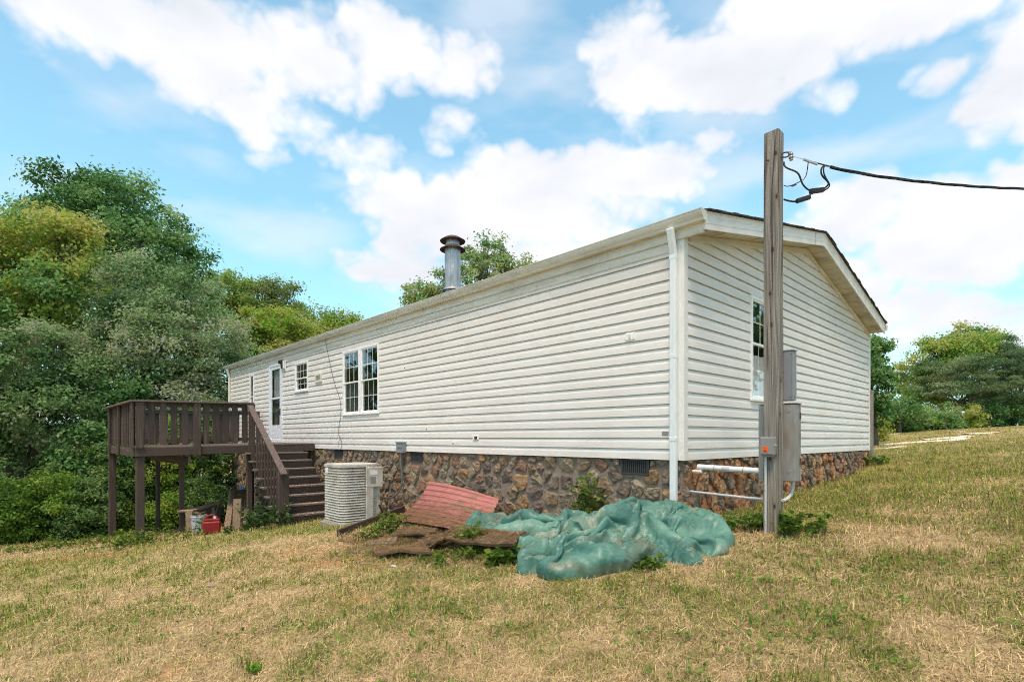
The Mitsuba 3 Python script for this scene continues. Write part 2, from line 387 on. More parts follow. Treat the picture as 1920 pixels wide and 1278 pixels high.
mat('green_plastic', (.05, .25, .08), .5)
mat('pale_handle', (.42, .30, .16), .7)
mat('ac_metal', mikit.proc(lambda p, n, uv: mix((.50, .50, .47), (.38, .36, .32), sst(.4, .8, fb(p.x * 6, p.y * 6, p.z * 6)))), .45)
mat('ac_dark', (.12, .12, .115), .7)
mat('cable_black', (.014, .014, .016), .5)
mat('porcelain', (.30, .30, .31), .2)
mat('concrete', mikit.proc(lambda p, n, uv: mix((.20, .18, .15), (.36, .33, .28), fb(p.x * 9, p.y * 9, p.z * 9))), .9)
VC = {'type': 'mesh_attribute', 'name': 'vertex_color'}
scene['leaf'] = {'type': 'principledthin', 'base_color': VC, 'roughness': .36, 'diff_trans': 1.0, 'eta': 1.42}
scene['blade'] = {'type': 'principledthin', 'base_color': VC, 'roughness': .7, 'diff_trans': .5, 'eta': 1.3}
scene['earth'] = {'type': 'twosided', 'bsdf': {'type': 'diffuse', 'reflectance': VC}}
# ------------------------------------------------------------------ the house
H = 'house'
tag(H, 'long single-storey white vinyl-sided house on a brown fieldstone foundation', 'house')
ROW = .1293
ZE = 2.40                                  # top of the long wall
ZL, ZP, ZR = 2.47, 3.262, 2.40             # top of the rake: left eave, peak, right eave
PK = 3.93
def rake(a):
    a = np.asarray(a, float)
    return np.where(a < PK, ZL + (ZP - ZL) * a / PK, ZP + (ZR - ZP) * (a - PK) / (HW - PK))

PROF = np.array([(0, .0), (0, .0200), (.56, .0170), (.64, .0130), (.76, .0065), (.86, .0035), (.935, .0030), (.937, -.010), (1.0, -.010)])
def course(wall, u0, u1, z0, z1, zb, cut=None):
    """one lapped board between z0 and z1 of the course that starts at zb; cut(z) -> limits along the wall"""
    t = np.concatenate([[(z0 - zb) / ROW], PROF[1:, 0][(PROF[1:, 0] > (z0 - zb) / ROW + 1e-6) & (PROF[1:, 0] < (z1 - zb) / ROW - 1e-6)], [(z1 - zb) / ROW]])
    out = np.interp(t, PROF[1:, 0], PROF[1:, 1])
    z = zb + t * ROW
    t, out, z = np.concatenate([t[:1], t]), np.concatenate([[-.004], out]), np.concatenate([z[:1], z])
    n = max(2, int((u1 - u0) / .35) + 1)
    s = np.linspace(0, 1, n)
    lo, hi = (np.full(len(z), u0), np.full(len(z), u1)) if cut is None else cut(z, u0, u1)
    U = lo[:, None] + (hi - lo)[:, None] * s
    Z = np.repeat(z[:, None], n, 1); O = np.repeat(out[:, None], n, 1)
    wob = meshkit.fbm(np.stack([U * 1.1, Z * 6, np.full_like(U, 3.0 if wall == 'g' else 9.0)], -1), 3, 2) - .5
    O = O + np.where(O > 0, wob * .003, 0); Z = Z + wob * .0022
    v = np.stack([-O, U, Z] if wall == 'l' else [U, -O, Z], -1).reshape(-1, 3)
    i, j = np.meshgrid(np.arange(len(z) - 1), np.arange(n - 1), indexing='ij')
    q = np.stack([i * n + j, i * n + j + 1, (i + 1) * n + j + 1, (i + 1) * n + j], -1).reshape(-1, 4)
    f = np.vstack([q[:, [0, 1, 2]], q[:, [0, 2, 3]]])
    return v, (f[:, ::-1] if wall == 'l' else f)

def courses(parent, wall, U0, U1, ztop, openings, cut=None):
    k = 0
    while ZS + k * ROW < ztop:
        zb, zt = ZS + k * ROW, min(ZS + (k + 1) * ROW, ztop)
        zz = sorted({zb, zt, *[z for o in openings for z in o[2:] if zb + .004 < z < zt - .004]})
        pieces = []
        for z0, z1 in zip(zz[:-1], zz[1:]):
            segs = [(U0, U1)]
            for o in openings:
                if o[2] < (z0 + z1) / 2 < o[3]:
                    segs = [x for s in segs for x in ((s[0], min(s[1], o[0])), (max(s[0], o[1]), s[1])) if x[1] - x[0] > .01]
            pieces += [course(wall, a, b, z0, z1, zb, cut) for a, b in segs]
        # butt joints between lengths of siding: a thin overlapping edge
        for q in range(2 if wall == 'l' else 1):
            u = U0 + (U1 - U0) * (((k // 2) * .37 + .18 + .5 * q) % 1)
            lim = (U0, U1) if cut is None else [x[0] for x in cut(np.array([zt]), U0, U1)]
            if lim[0] + .1 < u < lim[1] - .1 and not any(o[0] - .05 < u < o[1] + .05 and o[2] < zt and o[3] > zb for o in openings):
                a, b = (u - .012, u + .003) if wall == 'l' else (u - .003, u + .012)
                m = course(wall, a, b, zb, zt, zb)
                v = m[0].copy(); v[:, 0 if wall == 'l' else 1] -= .0016
                pieces.append((v, m[1]))
        runs = {}
        for m in pieces:                                          # one entry per uninterrupted length of the course
            c = m[0][:, 1 if wall == 'l' else 0].mean()
            gap = sum(c > (o[0] + o[1]) / 2 for o in openings if o[2] < zb + .3 * ROW and o[3] > zt - .3 * ROW)
            runs.setdefault(gap, []).append(m)
        for r in runs.values():
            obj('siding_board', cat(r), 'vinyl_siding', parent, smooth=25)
        k += 1

# openings from their places on the wall
dw_l, dw_r = lw(676.3, 0)[0], lw(644.5, 0)[0]
def span(x0, x1):
    return lw(x1, 0)[0], lw(x0, 0)[0]
z_dw = (lw(644.5, 778.6)[1], lw(712, 642.5)[1])
B1 = span(644.5, 676); B2 = span(677.5, 712)
B3 = span(555, 579); z3 = (lw(579, 732)[1], lw(579, 675)[1])
B4 = span(469.5, 477.3); z4 = (.78, lw(477, 701)[1])
BD = span(506.7, 530.8); zd = (ZS + .10, lw(530.8, 679.5)[1])
zd = (-.09, zd[1])
z4 = (z4[1] - 1.28, z4[1])
OPEN_L = [(B1[0], B2[1], *z_dw)] if False else [(B2[0], B1[1], *z_dw), (B3[0], B3[1], *z3), (B4[0], B4[1], *z4), (BD[0], BD[1], *zd)]
WG = (gw(1405, 0)[0], gw(1405, 0)[0] + .93); zg = (gw(1405, 749.5)[1], gw(1406, 553)[1])
OPEN_G = [(*WG, *zg)]

def shell(poly, holes, wall, lo, hi):
    p = poly.difference(unary_union([sbox(h[0] + .02, h[2] + .02, h[1] - .02, h[3] - .02) for h in holes])) if holes else poly
    v, f = extrude(p, hi - lo)
    return (np.stack([lo + v[:, 2], v[:, 0], v[:, 1]], 1) if wall == 'l' else np.stack([v[:, 0], lo + v[:, 2], v[:, 1]], 1)), f

lwp = obj('long_wall', shell(sbox(.10, ZS + .01, HL - .10, ZE), OPEN_L, 'l', .013, .10), 'rust_and_gap_shade', H)  # backing painted dark so the grooves between boards read as shadow lines
gp = [(.10, ZS + .01), (HW - .1, ZS + .01), (HW - .1, float(rake(HW - .1)) - .12), (PK, ZP - .12), (.1, float(rake(.1)) - .12)]
gwp = obj('gable_wall', shell(Polygon(gp), OPEN_G, 'g', .013, .10), 'rust_and_gap_shade', H)  # same darkened backing, standing in for groove shade on the gable
courses(lwp, 'l', .075, HL - .075, 2.33, OPEN_L)
def gcut(z, u0, u1):
    zr = z + .175
    lo = np.where(zr > ZL, (zr - ZL) / (ZP - ZL) * PK, 0); hi = np.where(zr > ZR, PK + (ZP - zr) / (ZP - ZR) * (HW - PK), HW)
    lo, hi = np.maximum(u0, lo), np.minimum(u1, hi)
    m = np.clip(PK, u0, u1)
    return np.where(hi < lo, m, lo), np.where(hi < lo, m, hi)
courses(gwp, 'g', .07, HW - .07, ZP - .20, OPEN_G, gcut)
obj('rear_wall', cat([box(HW - .1, HW - .012, 0.1, HL, ZS, ZR - .15), box(0.013, HW - .1, HL - .1, HL - .012, ZS, 2.35)]), 'vinyl_siding', H)
gv, gf = extrude(Polygon([(.0, 2.35), (HW, 2.25), (PK, ZP - .1)]), .08)
obj('rear_gable', (np.stack([gv[:, 0], HL - .1 + gv[:, 2], gv[:, 1]], 1), gf), 'vinyl_siding', H)
obj('floor', box(.1, HW - .1, .1, HL - .1, ZS + .02, -.10), 'dark_inside', H)
obj('ceiling', box(.1, HW - .1, .1, HL - .1, 2.26, 2.30), 'dark_inside', H)
obj('partition', cat([box(3.6, 3.7, .1, HL - .1, -.1, 2.26), box(.1, 3.6, 3.4, 3.5, -.1, 2.26), box(.1, 3.6, 8.9, 9.0, -.1, 2.26), box(.1, 3.6, 11.2, 11.3, -.1, 2.26)]), 'dark_inside', H)
# corner posts
for (a0, b0, da, db) in ((0, 0, 1, 1), (HW, 0, -1, 1), (0, HL, 1, -1)):
    zt = 2.33 if a0 == 0 else ZR - .17
    obj('corner_post', cat([box(a0 - da * .024, a0 + da * .070, b0 - db * .024, b0 + db * .012, ZS - .004, zt, .004), box(a0 - da * .0242, a0 + da * .012, b0 + db * .012, b0 + db * .070, ZS - .004, zt, .004)]), 'white_trim', H)

# ---- roof, fascia, soffits
OH = .28
def slope_slab(a0, z0, a1, z1, th, b0, b1, steps):
    """a roof half built of stepped shingle courses"""
    top, n = [], steps
    for i in range(n):
        t0, t1 = i / n, (i + 1) / n
        za, zb = z0 + (z1 - z0) * t0, z0 + (z1 - z0) * t1
        top += [(a0 + (a1 - a0) * t0, za + .012), (a0 + (a1 - a0) * t1, zb + .004)]
    prof = [(a0, z0 - th), *top, (a1, z1 - th)]
    return sweep(prof, (b0, b1))
rf = obj('roof', cat([slope_slab(-.07, ZL - .014 + .004, PK, ZP + .004, .012, -OH - .02, HL + OH, 26), slope_slab(HW + .06, ZR - .013 + .004, PK, ZP + .004, .012, -OH - .02, HL + OH, 26)]), 'shingle', H)
# ragged shingle ends along the near rake
rag = []
for side in (0, 1):
    for i in range(27):
        t = (i + .5) / 27
        a = PK * t - .03 if side == 0 else HW + .03 - (HW - PK) * t
        z = float(rake(a)) + .012
        d = rng.uniform(.0, .018)
        p0 = np.array([a - .068, -OH - .02 - d, z - .068 * (.2 if side == 0 else -.22)]); p1 = np.array([a + .068, -OH - .02 - d, z + .068 * (.2 if side == 0 else -.22)])
        v, f = bar(p0 + [0, .02, 0], p1 + [0, .02, 0], .07, .010 + rng.uniform(0, .008), ch=.001)
        rag.append((v, f))
obj('shingle_edge', cat(rag), 'shingle', rf)
obj('ridge_cap', cat([bar((PK - .09, -OH - .03, ZP + .004), (PK - .09, HL + OH, ZP + .004), .2, .012, up=(-.2, 0, 1)), bar((PK + .09, -OH - .03, ZP + .005), (PK + .09, HL + OH, ZP + .005), .2, .012, up=(.2, 0, 1))]), 'shingle', rf)
obj('roof_deck', cat([sweep([(-.03, ZL - .035), (-.03, ZL - .012), (PK, ZP - .012), (HW + .03, ZR - .012), (HW + .03, ZR - .035), (PK, ZP - .035)], (-OH + .01, HL + OH - .01))]), 'old_wood', rf)
def plank_rake(a0, a1, dz0, dz1, b0, b1):
    """a raking board: parallelogram in the gable's plane"""
    p = [(a0, float(rake(a0)) + dz0), (a1, float(rake(a1)) + dz0), (a1, float(rake(a1)) + dz1), (a0, float(rake(a0)) + dz1)]
    v, f = extrude(Polygon(p), b1 - b0)
    return np.stack([v[:, 0], b0 + v[:, 2], v[:, 1]], 1), f
FA = .19
for (a0, a1) in ((-.045, PK - .003), (PK + .003, HW + .045)):
    sub = []
    for k, (d0, d1, o) in enumerate(((-.20, -.138, .0), (-.136, -.076, .002), (-.074, -.016, .0))):
        sub.append(plank_rake(a0, a1, d0, d1, -OH - o, -OH + .018))
    fk = obj('rake_fascia', cat(sub), 'white_trim', H)
    obj('drip_edge', plank_rake(a0 - .01, a1, -.018, -.008, -OH - .012, -OH + .02), 'white_trim', fk)
obj('fascia_joint', cat([box(PK - .42, PK - .414, -OH - .003, -OH + .01, float(rake(PK - .42)) - .19, float(rake(PK - .42)) - .03)]), 'black_plastic', H)
# rake soffit in narrow panels
for (a0, a1) in ((.0, PK), (PK, HW + .02)):
    n = int((a1 - a0) / .102)
    e = np.linspace(a0, a1, n + 1)
    for i in range(n):
        obj('soffit_panel', plank_rake(e[i] + .006, e[i + 1] - .006, -.178 + .003 * (i % 2), -.166, -OH + .02, -.004), 'soffit_panel', H)
obj('soffit_backing', cat([plank_rake(0, PK, -.165, -.160, -OH + .02, .02), plank_rake(PK, HW, -.165, -.160, -OH + .02, .02)]), 'rust_and_gap_shade', H)
for (a0, a1) in ((.085, PK), (PK, HW - .02)):
    obj('rake_trim', cat([plank_rake(a0, a1, -.245, -.182, -.032, -.002), plank_rake(a0, a1, -.262, -.246, -.044, -.002)]), 'tan_trim', H)
# eave of the long side
obj('eave_fascia', sweep([(-.045, 2.235), (-.045, 2.445), (-.015, 2.452), (-.015, 2.245), (-.002, 2.245), (-.002, 2.235)], (-OH + .02, HL + OH)), 'tan_trim', H)
obj('frieze', sweep([(-.030, 2.130), (-.030, 2.205), (-.012, 2.228), (-.001, 2.228), (-.001, 2.118), (-.022, 2.118)], (.085, HL - .08)), 'tan_trim', H)
def gutter(name, s, a, z, b0, b1):
    # K-style: back, floor, ogee front, rolled lip
    o = [(0, 0), (0, -.105), (.072, -.105), (.078, -.085), (.098, -.062), (.112, -.030), (.116, -.004), (.124, -.002), (.124, .006), (.108, .006), (.106, -.028), (.092, -.056), (.070, -.080), (.066, -.097), (.006, -.097), (.006, 0)]
    g = obj(name, sweep([(a + s * x, z + y) for x, y in o], (b0, b1)), 'gutter_metal', H)
    for bb in (b0, b1):
        v, f = extrude(Polygon([(a + s * x, z + y) for x, y in o[:9]]), .004)
        obj('end_cap', (np.stack([v[:, 0], bb - .002 + v[:, 2], v[:, 1]], 1), f), 'gutter_metal', g)
    return g
gt = gutter('gutter', -1, -.047, 2.448, -OH - .02, HL + OH + .02)
for b in np.arange(2.2, HL, 3.05):
    obj('joint', sweep([(-.047 - x, 2.448 + y) for x, y in [(.0, -.108), (.075, -.108), (.082, -.086), (.101, -.062), (.115, -.030), (.119, -.003), (.115, -.003), (.095, -.06), (.07, -.10), (0, -.1)]], (b, b + .05)), 'gutter_metal', gt)
gutter('rear_gutter', 1, HW + .047, ZR - .03, -OH - .02, HL + OH)
def downspout(a, b, zt, z0, joints, m, dirn):
    d = obj('downspout', bar((a, b, zt - .28), (a, b, z0), .075, .060, up=(1, 0, 0), ch=.008), m, H)
    obj('elbow', bar((a - dirn * .075, b, zt), (a, b, zt - .28), .075, .060, up=(1, 0, .3), ch=.008), m, d)
    for z in joints:
        obj('sleeve', bar((a, b, z), (a, b, z - .055), .081, .066, up=(1, 0, 0), ch=.006), m, d)
    return d
downspout(-.064, .083, 2.345, -1.0, (2.07, .95, .02), 'downspout_white', 1)
downspout(-.060, HL - .05, 2.335, -.2, (2.05,), 'white_trim', 1)
obj('corner_board', cat([bar((HW + .03, -.045, 1.02), (HW + .03, -.045, -.40), .07, .05, up=(0, 1, 0), ch=.006)]), 'grey_wood', H)
obj('downspout', bar((HW + .062, .1, ZR - .2), (HW + .062, .1, -.4), .07, .06, up=(1, 0, 0), ch=.008), 'white_trim', H)

# ---- windows and doors
def wb(wall, u0, u1, o0, o1, z0, z1, ch=.0):
    return box(-o1, -o0, u0, u1, z0, z1, ch) if wall == 'l' else box(u0, u1, -o1, -o0, z0, z1, ch)
def frame(wall, u0, u1, o0, o1, z0, z1, w, ch=.003):
    return cat([wb(wall, u0, u0 + w, o0, o1, z0, z1, ch), wb(wall, u1 - w, u1, o0, o1, z0, z1, ch), wb(wall, u0 + w - .001, u1 - w + .001, o0, o1 - .001, z0, z0 + w, ch), wb(wall, u0 + w - .001, u1 - w + .001, o0, o1 - .001, z1 - w, z1, ch)])
def sheet(wall, u0, u1, o, z0, z1):
    v = np.array([(u0, z0), (u1, z0), (u1, z1), (u0, z1)], float)
    return (np.stack([0 * v[:, 0] - o, v[:, 0], v[:, 1]], 1) if wall == 'l' else np.stack([v[:, 0], 0 * v[:, 0] - o, v[:, 1]], 1)), np.array([[0, 1, 2], [0, 2, 3]])
def window(wall, u0, u1, z0, z1, cols, rows, zm=None, back=None, label=None, screen=False):
    k = obj('window', frame(wall, u0, u1, -.05, .034, z0, z1, .045), 'sash_white', H, label=label)
    zm = zm or (z0 + z1) / 2
    obj('sill', wb(wall, u0 - .01, u1 + .01, .0, .05, z0 - .012, z0 + .020, .004), 'sash_white', k)
    for lo, hi, o in ((z0 + .04, zm + .018, -.012), (zm - .018, z1 - .04, .006)):
        obj('sash', frame(wall, u0 + .04, u1 - .04, o - .010, o + .016, lo, hi, .032), 'sash_white', k)
        x0, x1, y0, y1 = u0 + .072, u1 - .072, lo + .032, hi - .032
        obj('pane', sheet(wall, x0, x1, o + .004, y0, y1), 'pane', k)
        bars = [wb(wall, x0 + (x1 - x0) * i / cols - .008, x0 + (x1 - x0) * i / cols + .008, o - .002, o + .0025, y0, y1) for i in range(1, cols)]
        bars += [wb(wall, x0, x1, o - .0022, o + .0022, y0 + (y1 - y0) * i / rows - .008, y0 + (y1 - y0) * i / rows + .008) for i in range(1, rows)]
        for bmesh in bars:
            obj('muntin', bmesh, 'sash_white', k)
    if screen:
        obj('screen', sheet(wall, u0 + .05, u1 - .05, -.03, z0 + .05, zm), 'screen', k)
    if back:
        n = 40
        u = np.linspace(u0 - .05, u1 + .05, n)
        o = .16 + .018 * np.sin(u * 55) + .010 * np.sin(u * 23 + 1)
        V = np.concatenate([np.stack([u, o, 0 * u + z0 - .05], 1), np.stack([u, o, 0 * u + (zm - .1 if back == 'lower' else z1 + .05)], 1)])
        V = np.stack([V[:, 1], V[:, 0], V[:, 2]], 1) if wall == 'l' else V
        i = np.arange(n - 1)
        obj('curtain', (V, np.vstack([np.stack([i, i + 1, i + n], 1), np.stack([i + 1, i + n + 1, i + n], 1)])), 'curtain' if wall == 'g' else 'blind', k)
    return k
window('l', *B1, *z_dw, 3, 2, label='left window of the pair, its lower sash behind a dark screen', screen=True)
window('l', *B2, *z_dw, 3, 2)
obj('mullion', cat([wb('l', B2[1] - .004, B1[0] + .004, .004, .028, z_dw[0], z_dw[1], .003)] + [wb('l', (B2[1] + B1[0]) / 2 - .012, (B2[1] + B1[0]) / 2 + .012, .028, .033, z, z + .05) for z in np.arange(z_dw[0] + .1, z_dw[1] - .1, .13)]), 'sash_white', H)
window('l', *B3, *z3, 3, 2, label='small square window right of the storm door', zm=z3[0] + .45 * (z3[1] - z3[0]))
window('l', *B4, *z4, 1, 1, label='narrow tall window at the far end', zm=z4[0] + .46 * (z4[1] - z4[0]))
window('g', *WG, *zg, 3, 2, back='lower', zm=gw(1406, 642)[1], label='gable window half hidden by the pole, white curtain inside')
# storm door
dr_ = obj('storm_door', frame('l', *BD, -.06, .045, *zd, .06), 'door_white', H, label='white storm door with two tall panes, up on the deck')
d0, d1 = BD[0] + .065, BD[1] - .065
zk, zmid = zd[0] + .46, zd[0] + 1.22
obj('leaf', cat([wb('l', d0, d0 + .11, .0, .03, zd[0] + .03, zd[1] - .06, .004), wb('l', d1 - .11, d1, .0, .03, zd[0] + .03, zd[1] - .06, .004), wb('l', d0 + .11, d1 - .11, .0, .029, zd[0] + .03, zk, .004),
                 wb('l', d0 + .11, d1 - .11, .0, .029, zmid - .025, zmid + .025, .004), wb('l', d0 + .11, d1 - .11, .0, .029, zd[1] - .15, zd[1] - .06, .004)]), 'door_white', dr_)
obj('kick_panel', wb('l', d0 + .15, d1 - .15, .029, .034, zd[0] + .09, zk - .07, .003), 'door_white', dr_)
obj('pane', sheet('l', d0 + .11, d1 - .11, .012, zk, zmid - .025), 'pane', dr_)
obj('pane', sheet('l', d0 + .11, d1 - .11, .014, zmid + .025, zd[1] - .15), 'pane', dr_)
obj('blind', sheet('l', d0 + .10, d1 - .10, -.055, zmid, zd[1] - .15), 'blind', dr_)
obj('inner_door', sheet('l', d0 + .0, d1 - .0, -.060, zd[0], zmid), 'screen', dr_)
obj('handle', cat([wb('l', d0 + .04, d0 + .075, .03, .042, zk + .28, zk + .45, .004), wb('l', d0 + .035, d0 + .12, .045, .06, zk + .36, zk + .38, .004), wb('l', d0 + .05, d0 + .066, .035, .055, zk + .355, zk + .385)]), 'black_plastic', dr_)
obj('threshold', wb('l', BD[0], BD[1], -.06, .06, zd[0] - .04, zd[0] - .001, .004), 'conduit', dr_)
# lamp beside the door: torn white bracket with a black housing
pl = lw(535, 683)
obj('porch_lamp', cat([wb('l', pl[0] - .10, pl[0] - .03, .018, .03, pl[1] - .17, pl[1] + .13, .004), wb('l', pl[0] - .06, pl[0] - .02, .03, .08, pl[1] - .12, pl[1] + .1, .006)]), 'sash_white', H)
obj('lamp_head', cat([wb('l', pl[0] - .02, pl[0] + .20, .025, .13, pl[1] + .02, pl[1] + .12, .02), wb('l', pl[0] - .02, pl[0] + .04, .025, .12, pl[1] - .12, pl[1] + .03, .015)]), 'black_plastic', 'house__porch_lamp')
# dryer vent
vb, vz = span(593.5, 605.5), (lw(599, 717)[1], lw(599, 700)[1])
dv = obj('dryer_vent', frame('l', *vb, .0, .05, *vz, .05), 'tan_trim', H)
for i in range(4):
    z = vz[0] + .05 + (vz[1] - vz[0] - .1) * i / 4
    obj('louvre', bar((-.03, vb[0] + .045, z + .02), (-.03, vb[1] - .045, z + .02), .006, .045, up=(-.7, 0, 1), ch=.001), 'soffit_panel', dv)
obj('duct', wb('l', vb[0] + .04, vb[1] - .04, -.01, .012, vz[0] + .04, vz[1] - .04), 'black_plastic', dv)
# outlet covers, small plates and holes in the siding
def plate(x0, x1, y0, y1, m, name='outlet_cover', th=.03, label=None):
    b0, b1 = span(x0, x1); z0, z1 = lw((x0 + x1) / 2, y1)[1], lw((x0 + x1) / 2, y0)[1]
    return obj(name, wb('l', b0, b1, .0, th, z0, z1, .005), m, H, label=label), b0, b1, z0, z1
k, b0, b1, z0, z1 = plate(888.5, 899.5, 815.5, 825, 'sash_white')
obj('socket', cat([wb('l', b0 + .03, b1 - .05, .03, .036, z0 + .015, z1 - .02, .003)]), 'screen', k)
k, b0, b1, z0, z1 = plate(1174.5, 1193, 624.5, 638, 'sash_white')
obj('hook', cat([wb('l', (b0 + b1) / 2 - .01, (b0 + b1) / 2 + .01, .03, .05, z0 + .02, z1 - .02, .004)]), 'tan_trim', k)
plate(1242.5, 1255.3, 808.3, 816.8, 'plastic_grey', 'metal_patch', .0235)
for x, y in ((801, 804), (851, 832), (639, 700), (760, 690)):
    b, z = lw(x, y)
    obj('bolt_hole', wb('l', b - .012, b + .012, .012, .021, z - .012, z + .012, .004), 'black_plastic', H)
# wire hanging down the wall
wp = [(615.8, 622), (619, 650), (625, 690), (630, 720), (641, 757), (639.5, 790), (637.5, 815), (641, 823), (641.2, 842)]
obj('wall_wire', tube(curve([(-.03 if i > 2 else -.12 + .03 * i, *lw(x, y)) for i, (x, y) in enumerate(wp)], 50), .0045, 5), 'cable_black', H)
obj('wall_wire', tube(curve([(-.03, *lw(641, 823)), (-.04, *lw(637, 832)), (-.03, *lw(636, 838))], 12), .003, 5), 'cable_black', H)
# switch box of the air conditioner with its conduit
b0, b1 = span(751, 763.5); z0, z1 = lw(757, 848.5)[1], lw(757, 829)[1]
db = obj('disconnect_box', cat([wb('l', b0, b1, .012, .10, z0, z1, .006), wb('l', b0 - .008, b1 + .008, .012, .115, z1 - .012, z1 + .012, .004), wb('l', b0 + .02, b1 - .06, .10, .112, z0 + .10, z0 + .15, .004)]), 'grey_box', H)
bm = (b0 + b1) / 2 - .03
AC = atg(657, 968)
obj('conduit', tube(curve([(-.07, bm, z0), (-.07, bm, -.62), (-.07, bm + .03, -.95), (-.12, bm + .25, -1.14), (-.22, bm + .62, -1.12), (-.42, bm + .95, -.98)], 40), .017, 8), 'dark_conduit', db)

# ---- chimney flue
cb = lw(848, 0)[0]
cx = .62
fl_p = None
t_ = np.linspace(0, 12, 4000)
aa, bb = cx, None
for b in np.linspace(3.5, 7, 3000):
    P = loc(aa, b, 0)
    if abs(P[0] / P[1] * FPX + HX - 848.5) < .3: bb = b; break
FC = (aa, bb, float(rake(aa)) + .0)
Yc = loc(aa, bb, 0)[1]
zc = lambda y: (HY - y) / FPX * Yc
R = 29.4 / FPX * Yc / 2
ch = obj('chimney', lathe([(R, FC[2] - .05), (R, zc(466.5))], (FC[0], FC[1], 0), 28), 'galvanised', H, smooth=40, label='galvanised round flue with dark double cap')
obj('seam', bar((FC[0] - R * .8, FC[1] - R * .62, FC[2]), (FC[0] - R * .8, FC[1] - R * .62, zc(467)), .012, .012), 'galvanised', ch)
obj('cone', lathe([(R * 1.42, FC[2] - .05), (R * 1.18, FC[2] + .14), (R * 1.02, FC[2] + .17)], (FC[0], FC[1], 0), 28), 'galvanised', ch, smooth=40)
obj('storm_collar', lathe([(R * 1.30, FC[2] + .20), (R * 1.30, FC[2] + .206), (R * 1.01, FC[2] + .25)], (FC[0], FC[1], 0), 28), 'galvanised', ch, smooth=40)
D = 47.7 / FPX * Yc / 2
obj('lower_disc', lathe([(R * .7, zc(463.5)), (D, zc(466.5) - .03), (D, zc(466.5) - .02), (R * .8, zc(461))], (FC[0], FC[1], 0), 32), 'rust_and_gap_shade', ch, smooth=40)
obj('neck', lathe([(R * .86, zc(463)), (R * .86, zc(449))], (FC[0], FC[1], 0), 28), 'galvanised', ch, smooth=40)
obj('cap', lathe([(0, zc(449.5)), (D * .98, zc(451.5) - .02), (D, zc(451.5) - .008), (D * .55, zc(445.5)), (0, zc(443.5))], (FC[0], FC[1], 0), 32), 'rust_and_gap_shade', ch, smooth=40)
# ---- porch roof beyond the far gable, rising above the eave line
q = [loc(a, b, 0) for a, b in ((1.4, 17.6),)]
pr = obj('porch_roof', cat([bar((1.55, 17.4, 3.22), (3.3, 17.4, 3.66), 1.5, .10, up=(-.25, 0, 1))]), 'shingle', H, label='low dark porch roof peeping over the far eave')
obj('porch_fascia', cat([bar((1.55, 16.62, 3.16), (3.3, 16.62, 3.60), .03, .14, up=(-.25, 0, 1))]), 'deck_a', pr)
obj('porch_post', cat([bar((1.62, 17.0, 2.35), (1.62, 17.0, 3.2), .1, .1, up=(1, 0, 0)), bar((1.62, 17.9, 2.35), (1.62, 17.9, 3.2), .1, .1, up=(1, 0, 0)), bar((3.2, 17.2, 2.2), (3.2, 17.2, 3.5), .1, .1, up=(1, 0, 0))]), 'deck_z', pr)

# ---- stone foundation
def ring_stone(poly, wall, depth, n=10):
    """a field stone from its outline on the wall: rounded, domed, uneven"""
    p = poly.buffer(-.008).buffer(-.010).buffer(.010)
    if p.is_empty or p.area < .0012: return None
    if p.geom_type != 'Polygon': p = max(p.geoms, key=lambda g: g.area)
    ln = p.exterior.length
    o = np.array([p.exterior.interpolate(ln * i / n).coords[0] for i in range(n)])
    c = o.mean(0)
    d = depth * rng.uniform(.7, 1.35)
    o = o + (c - o) * rng.uniform(0, .16, (n, 1))
    rings = [(1.0, -.02), (.90, d * .72), (.60, d * (1.0)), ]
    tilt = rng.normal(0, .11, 2)
    V = []
    for s, h in rings:
        q = c + (o - c) * s
        hh = h + ((q - c) @ tilt if h > 0 else 0) + (rng.normal(0, .008, n) if h > 0 else 0)
        V.append(np.column_stack([q, hh * np.ones(n)]))
    V.append([[*c, d * rng.uniform(.95, 1.2)]])
    V = np.vstack(V)
    F = []
    for r in range(2):
        for i in range(n):
            j = (i + 1) % n
            F += [(r * n + i, r * n + j, (r + 1) * n + j), (r * n + i, (r + 1) * n + j, (r + 1) * n + i)]
    F += [(2 * n + i, 2 * n + (i + 1) % n, 3 * n) for i in range(n)]
    F = np.array(F)
    if wall == 'l':
        return np.stack([-V[:, 2], V[:, 0], V[:, 1]], 1), F[:, ::-1]
    return np.stack([V[:, 0], -V[:, 2], V[:, 1]], 1), F

def voro(region, spacing, sx, sz, seed):
    r = np.random.default_rng(seed)
    x0, z0, x1, z1 = region.bounds
    pts = []
    for _ in range(6000):
        p = np.array([r.uniform(x0 - .2, x1 + .2) / sx, r.uniform(z0 - .2, z1 + .2) / sz])
        dmin = spacing * (.62 + .85 * meshkit.noise(np.array([p[0] * 2.2, p[1] * 2.2, seed * 1.0])))
        if all((p[0] - q[0]) ** 2 + (p[1] - q[1]) ** 2 > dmin ** 2 for q in pts): pts.append(p)
    pts = np.array(pts)
    ring = np.array([(x0 / sx - 5, z0 / sz - 5), (x1 / sx + 5, z0 / sz - 5), (x0 / sx - 5, z1 / sz + 5), (x1 / sx + 5, z1 / sz + 5)])
    vo = Voronoi(np.vstack([pts, ring]))
    cells = []
    for i in range(len(pts)):
        reg = vo.regions[vo.point_region[i]]
        if -1 in reg or len(reg) < 3: continue
        pg = Polygon(vo.vertices[reg] * [sx, sz]).intersection(region)
        if pg.geom_type == 'Polygon' and pg.area > .0035: cells.append(pg)
    return cells

